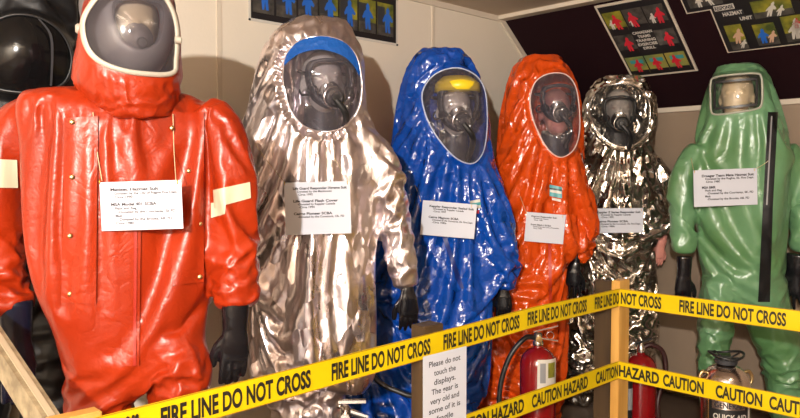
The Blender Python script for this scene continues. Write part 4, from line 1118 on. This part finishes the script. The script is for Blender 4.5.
# --- green suit ------------------------------------------------------------------
S = Suit('light green rubberised suit with small rectangular framed window and black zip, at far right', 742, 3.62, -4, M['green'])
grn = S
S.body([(64, 730, 748, .04), (67, 720, 758, .08), (76, 713, 766, .115), (95, 706, 774, .145), (120, 700, 781, .16), (145, 694, 788, .17), (165, 695, 790, .16), (200, 699, 786, .15), (245, 703, 782, .15), (275, 704, 784, .145), (295, 704, 786, .14)], n=48, power=2.3)
S.body([(280, 704, 740, .12), (305, 702, 735, .12), (330, 700, 730, .12), (360, 700, 728, .12), (395, 702, 727, .11), (428, 703, 727, .1)], 0)
S.body([(280, 746, 786, .12), (305, 750, 790, .12), (335, 758, 799, .12), (365, 764, 803, .12), (388, 768, 801, .10), (428, 774, 800, .1)], 0)
S.limb([(698, 150, 13), (686, 172, 15), (682, 205, 14.5), (683, 235, 14), (683, 254, 13)], tag_='sleeve|a')
S.limb([(786, 150, 14), (799, 174, 15), (803, 205, 15), (803, 235, 14), (801, 252, 13)], tag_='sleeve|b')
S.set_visor([(711, 100), (711, 84), (715, 78), (735, 75), (756, 74), (761, 78), (762, 92), (761, 104), (756, 108.5), (735, 112), (716, 114), (711.5, 110)], W0=.150, Rx=.22, Rz=2.0, n=96)
S.build(.022, (.16, .06), (.07, .06), {'hood_y': 122, 'leg_y': 322}, seed=71, amp=.004, sc=(26, 26, 6), blend=.03, fold=.012, fsc=(16, 16, 2.5), grow=.07, bend=1.5)
S.visor(M['visor_dome'], .006, M['greenframe'], .0075, .006)
S.vis_patch('window_gasket', ([(715, 81), (735, 79), (757, 77.5)], [(715, 84), (735, 81.5), (757, 80)]), M['black'], .006, .006)
S.vis_patch('window_gasket', ([(715, 107.5), (735, 105.5), (757, 103)], [(715, 110), (735, 108), (757, 105.5)]), M['black'], .006, .006)
S.vis_patch('window_gasket', ([(713.5, 84), (713.5, 95), (713.5, 109)], [(716, 84), (716, 95), (716, 108)]), M['black'], .006, .006)
S.vis_patch('window_gasket', ([(755.5, 80), (755.5, 92), (755.5, 104)], [(758, 79), (758.5, 92), (758, 104)]), M['black'], .006, .006)
z1 = S.patch('zip_cover', [(768, 112), (778, 112), (773, 205), (763, 205)], M['blackcloth'], 4, 22, .008)
S.patch('zip_cover', [(763, 204), (773, 204), (770, 302), (758, 302)], M['blackcloth'], 4, 22, .008)
S.patch('zip_teeth', [(771, 116), (772.5, 116), (767.5, 205), (766, 205)], M['grey'], 2, 22, .0105, z1)
add_glove(S, 'relaxed', 684, 258, .03, .25, face_rot(S, .3), 0, False, cuff=.8)
add_glove(S, 'open', 797, 256, .05, .27, face_rot(S, -.2), .12, True)
add_head(S.P(737, 98) + S.front * .03, face_rot(S, -.05), M['tan'], 'tan dummy head behind the rectangular window of the green suit')
card(S, [(693, 170), (756, 168), (758, 204), (694, 207)],
     [(0, 'Draeger Team Mate Hazmat Suit', 1, 0), (.7, 'Donated by the Regina, Sk. Fire Dept.', 0, 0), (.8, 'Circa 1980', 0, 0), (0, 'MSA BMR', 1, .008), (.6, 'Pack and Reg', 0, 0), (1, '-Donated by the Courtenay, SK. FD', 0, 0), (.6, 'Mask', 0, 0), (1, '-Donated by the Brooks, AB. FD', 0, 0)],
     'white printed card hanging on the green suit at far right', [((694, 172), [(691, 158)]), ((756, 169), [(772, 158), (786, 142)])])

# ================================================================== extinguishers
def extinguisher(label, px, py_top, d, R, m_shell, z_bot=0.0, kind='modern', rz=0.0):
    top = at(px, py_top, d); H_ = top.z; b = Vector((top.x, top.y, z_bot))
    o = empty('fire_extinguisher', b, label, 'fire extinguisher', 'fire extinguishers on the floor behind the tapes')
    h = H_ - z_bot
    prof = [(R * .9, 0), (R, .015), (R, h - R * 1.0)] + [(R * math.cos(a) * .98 + .0, h - R * 1.0 + R * .92 * math.sin(a)) for a in np.linspace(.15, 1.30, 8)] + [(.020, h - .008), (.020, h)]
    lathe('cylinder', prof, b, m_shell, o, 40)
    return o, b, h
# red extinguisher in front of the orange suit
o, b, h = extinguisher('red fire extinguisher with black hose and white label, in front of the orange suit', 538, 345, 3.12, .078, M['ext_red'])
tp = b + Vector((0, 0, h)); rt = RT
lathe('valve', [(.022, 0), (.024, .01), (.018, .025), (.018, .05), (.010, .058)], tp, M['steel'], o, 20)
beam('lever', tp + Vector((0, 0, .060)) - rt * .02, tp + Vector((0, 0, .085)) + rt * .085, .018, .006, M['steel'], o)
beam('carry_handle', tp + Vector((0, 0, .035)) - rt * .01, tp + Vector((0, 0, .020)) + rt * .085, .020, .006, M['steel'], o)
lathe('gauge', [(.014, 0), (.014, .010), (.001, .011)], tp + Vector((0, 0, .03)) - FH * .018, M['brass'], o, 18, -FH)
hp = [tp + Vector((0, 0, .03)) - rt * .01, tp + Vector((0, 0, .035)) - rt * .06 - FH * .02, tp - rt * .13 - FH * .03 - Vector((0, 0, .05)), tp - rt * .17 - FH * .03 - Vector((0, 0, .20)), tp - rt * .165 - FH * .03 - Vector((0, 0, .42))]
tube('hose', smooth_path(hp, 8), .011, M['black'], o, 12)
tube('pull_ring', [tp + rt * (.05 + .016 * math.cos(a)) + Vector((0, 0, .045 + .016 * math.sin(a))) - FH * .014 for a in np.linspace(0, 6.283, 14)[:-1]], .0016, M['steel'], o, 6, True)
def wrap_label(name, o, b, R, a0, a1, z0, z1, m, lift=.0012):
    """label on a cylinder: angles measured from the direction to the viewer, positive to the right"""
    V = []; F = []; n = 14
    for k, z in enumerate((z0, z1)):
        for i in range(n + 1):
            a = math.radians(a0 + (a1 - a0) * i / n); p = b + (-FH * math.cos(a) + RT * math.sin(a)) * (R + lift); V.append((p.x, p.y, z))
    for i in range(n): F.append((i, i + 1, n + 2 + i, n + 1 + i))
    return npmesh(name, V, F, m, o)
lb = wrap_label('label', o, b, .078, -12, 62, .33, .50, M['p_white'])
wrap_label('label_pictogram', lb, b, .078, 22, 52, .42, .485, M['photo_yel'], .002)
wrap_label('label_print', lb, b, .078, -4, 14, .40, .485, M['grey'], .002)
wrap_label('label_print', lb, b, .078, 0, 50, .34, .38, M['p_red'], .002)

# dark red extinguisher behind the corner post
o, b, h = extinguisher('dark red fire extinguisher half hidden behind the corner post', 641, 352, 3.46, .075, M['ext_red'])
tp = b + Vector((0, 0, h))
lathe('valve', [(.020, 0), (.022, .01), (.016, .03), (.010, .045)], tp, M['steel'], o, 20)
beam('lever', tp + Vector((0, 0, .040)) - rt * .03, tp + Vector((0, 0, .065)) + rt * .05, .018, .006, M['black'], o)
hp = [tp + rt * .01 + Vector((0, 0, .02)), tp + rt * .05 + Vector((0, 0, .035)), tp + rt * .105 + Vector((0, 0, .0)), tp + rt * .12 - Vector((0, 0, .10)), tp + rt * .085 - Vector((0, 0, .24)), tp + rt * .07 - FH * .07 - Vector((0, 0, .34))]
tube('hose', smooth_path(hp, 8), .012, mat('black_red_hose', (.030, .006, .006), .45), o, 12)
hb = at(627, 430, 3.30); ht = at(627, 362, 3.30)
lathe('discharge_horn', [(.016, 0), (.022, .01), (.022, .24), (.014, .28), (.012, .31)], hb, M['black'], o, 20)
wrap_label('horn_label', o, hb, .022, -60, 60, hb.z + .10, hb.z + .20, M['grey'], .001)
# old steel extinguisher
o, b, h = extinguisher('old shiny steel fire extinguisher with ring handle and black label, in front of green suit', 726, 361, 3.10, .102, M['ext_steel'])
tp = b + Vector((0, 0, h))
lathe('cap', [(.044, -.010), (.046, -.004), (.046, .008), (.032, .013), (.020, .020), (.006, .022)], tp, M['dark'], o, 28)
rg = [tp + rt * .070 * math.cos(a) + FH * .070 * math.sin(a) + Vector((0, 0, .030 + .008 * math.cos(a * 2))) for a in np.linspace(0, 6.283, 28)[:-1]]
hd = tube('ring_handle', rg, .0055, M['black'], o, 8, True)
for a in (.3, 1.9, 3.5, 5.0):
    tube('handle_spoke', [tp + Vector((0, 0, .012)) + rt * .02 * math.cos(a) + FH * .02 * math.sin(a), tp + rt * .070 * math.cos(a) + FH * .070 * math.sin(a) + Vector((0, 0, .030))], .004, M['black'], o, 8)
for sg in (-1, 1):
    tube('side_lug', smooth_path([b + rt * sg * .070 + Vector((0, 0, h - .055)), b + rt * sg * .100 + Vector((0, 0, h - .045)), b + rt * sg * .115 + Vector((0, 0, h - .075)), b + rt * sg * .104 + Vector((0, 0, h - .11))], 6), .007, M['brass'], o, 10)
lb = wrap_label('label', o, b, .102, -62, 34, .14, h - .135, M['black'])
wrap_label('label_edge', o, b, .102, 34, 42, .14, h - .135, M['p_white'], .0014)
def wrap_text(name, t, par, b, R, a0, a1, z, hh, m, bold=.02):
    V, F = text_geo(t, 1, 1, bold); u = (V[:, 0] - V[:, 0].min()) / (V[:, 0].max() - V[:, 0].min()); a = np.radians(a0 + (a1 - a0) * u); r = R + .003
    W = np.outer(-np.cos(a) * r, np.array(FH)) + np.outer(np.sin(a) * r, np.array(RT)) + np.array(b); W[:, 2] = z + V[:, 1] / .72 * hh
    return npmesh(name, W, F, m, par, smooth=False)
zt = h - .135
wrap_label('label_badge', lb, b, .102, -54, 24, zt - .050, zt - .012, M['ext_steel'], .0018)
wrap_text('label_lettering', 'GENERAL', lb, b, .102, -48, 18, zt - .043, .024, M['ink'])
wrap_text('label_lettering', 'QUICK AID', lb, b, .102, -50, 26, zt - .092, .024, M['p_white'])
wrap_text('label_lettering', 'FIRE GUARD', lb, b, .102, -40, 14, zt - .135, .020, M['p_white'])
# steel valve extinguisher in front of the first silver suit
o, b, h = extinguisher('fire extinguisher with chrome squeeze lever in front of the rose-silver suit', 346, 430, 2.42, .075, M['ext_red'])
tp = b + Vector((0, 0, h))
lathe('valve', [(.020, 0), (.022, .015), (.017, .03), (.019, .05), (.019, .075), (.010, .085)], tp, M['steel'], o, 20)
beam('lever', tp + Vector((0, 0, .098)) - rt * .025, tp + Vector((0, 0, .100)) + rt * .068, .020, .010, M['steel'], o)
beam('carry_handle', tp + Vector((0, 0, .072)) + rt * .0, tp + Vector((0, 0, .048)) + rt * .075, .018, .008, M['steel'], o)
tube('lever_pivot', [tp + Vector((0, 0, .085)) - rt * .02 - FH * .016, tp + Vector((0, 0, .085)) - rt * .02 + FH * .016], .008, M['steel'], o, 12)
lathe('gauge', [(.015, 0), (.015, .012), (.001, .013)], tp + Vector((0, 0, .05)) - FH * .018, M['steel'], o, 18, -FH)
# loose hose looping from it
hs = [at(352, 412, 2.44), at(366, 392, 2.5)]
tube('hose', smooth_path([tp + Vector((0, 0, .06)) + rt * .015, tp + Vector((0, 0, .03)) + rt * .07, tp + rt * .12 - Vector((0, 0, .06)), tp + rt * .10 - Vector((0, 0, .3))], 8), .010, M['black'], o, 10)
ah = smooth_path([at(362, 345, 2.98), at(368, 368, 2.96), at(382, 384, 2.94), at(404, 394, 2.92), at(420, 402, 2.90), at(424, 440, 2.88)], 8)
tag(tube('air_hose', ah, .011, M['black']), 'black rubber hose looping down in front of the blue suit', 'hose')

# ================================================================== light
def make_fill_lamp(name, x, y, z, w, l, power, col, label):  # fill lights added under the ceiling, each with an invented housing
    o = empty(name, (x, y, z), label, 'fill light', 'added fill lamps behind the viewer')
    box('housing', (x, y, z + .03), (w + .04, l + .04, .05), M['trimw'], o)
    ld = bpy.data.lights.new('lamp', 'AREA'); ld.shape = 'RECTANGLE'; ld.size = w; ld.size_y = l; ld.energy = power; ld.color = col
    lo = bpy.data.objects.new('lamp', ld); C.objects.link(lo); lo.location = (0, 0, .0); lo.parent = o
    return lo
def spot(name, loc, target, power, size, col, ang=100):
    ld = bpy.data.lights.new(name, 'AREA'); ld.shape = 'DISK'; ld.size = size; ld.energy = power; ld.color = col
    lo = bpy.data.objects.new(name, ld); C.objects.link(lo); lo.location = loc
    lo.rotation_euler = (Vector(target) - Vector(loc)).to_track_quat('-Z', 'Y').to_euler(); return lo
WARM = (1.0, .76, .50); NEUT = (1.0, .82, .60)
make_fill_lamp('fill_lamp', -.35, .55, 2.16, .25, .9, 11, NEUT, 'added flat fill lamp near the left wall, out of the picture')
make_fill_lamp('fill_lamp', 1.7, -.3, 2.16, .9, .25, 12, NEUT, 'added flat fill lamp right of the viewer, out of the picture')
make_fill_lamp('fill_lamp', -.9, -1.6, 2.16, .9, .3, 22, WARM, 'added flat fill lamp behind the viewer, out of the picture')
pl = empty('pendant_lamp', (-1.5, -.75, 1.86), 'bare hanging bulb behind the viewer, out of the picture', 'lamp')
tube('cord', [(-1.5, -.75, 2.22), (-1.5, -.75, 1.99)], .004, M['black'], pl)
lathe('socket', [(.018, 0), (.02, .01), (.02, .05), (.006, .06)], (-1.5, -.75, 1.94), M['black'], pl)
kd = bpy.data.lights.new('bulb', 'POINT'); kd.shadow_soft_size = .035; kd.energy = 820; kd.color = (1, .95, .88)
ko = bpy.data.objects.new('bulb', kd); C.objects.link(ko); ko.parent = pl
w = bpy.data.worlds.new('world'); SC.world = w; w.use_nodes = True
w.node_tree.nodes['Background'].inputs['Color'].default_value = (1, .85, .7, 1); w.node_tree.nodes['Background'].inputs['Strength'].default_value = .08
SC.view_settings.view_transform = 'Standard'; SC.view_settings.look = 'None'; SC.view_settings.gamma = 1; SC.view_settings.exposure = -0.08
SC.view_settings.use_curve_mapping = False
SC.cycles.max_bounces = 8; SC.cycles.transparent_max_bounces = 16; SC.cycles.use_denoising = True
SC.cycles.caustics_reflective = False; SC.cycles.caustics_refractive = False; SC.cycles.sample_clamp_indirect = 4
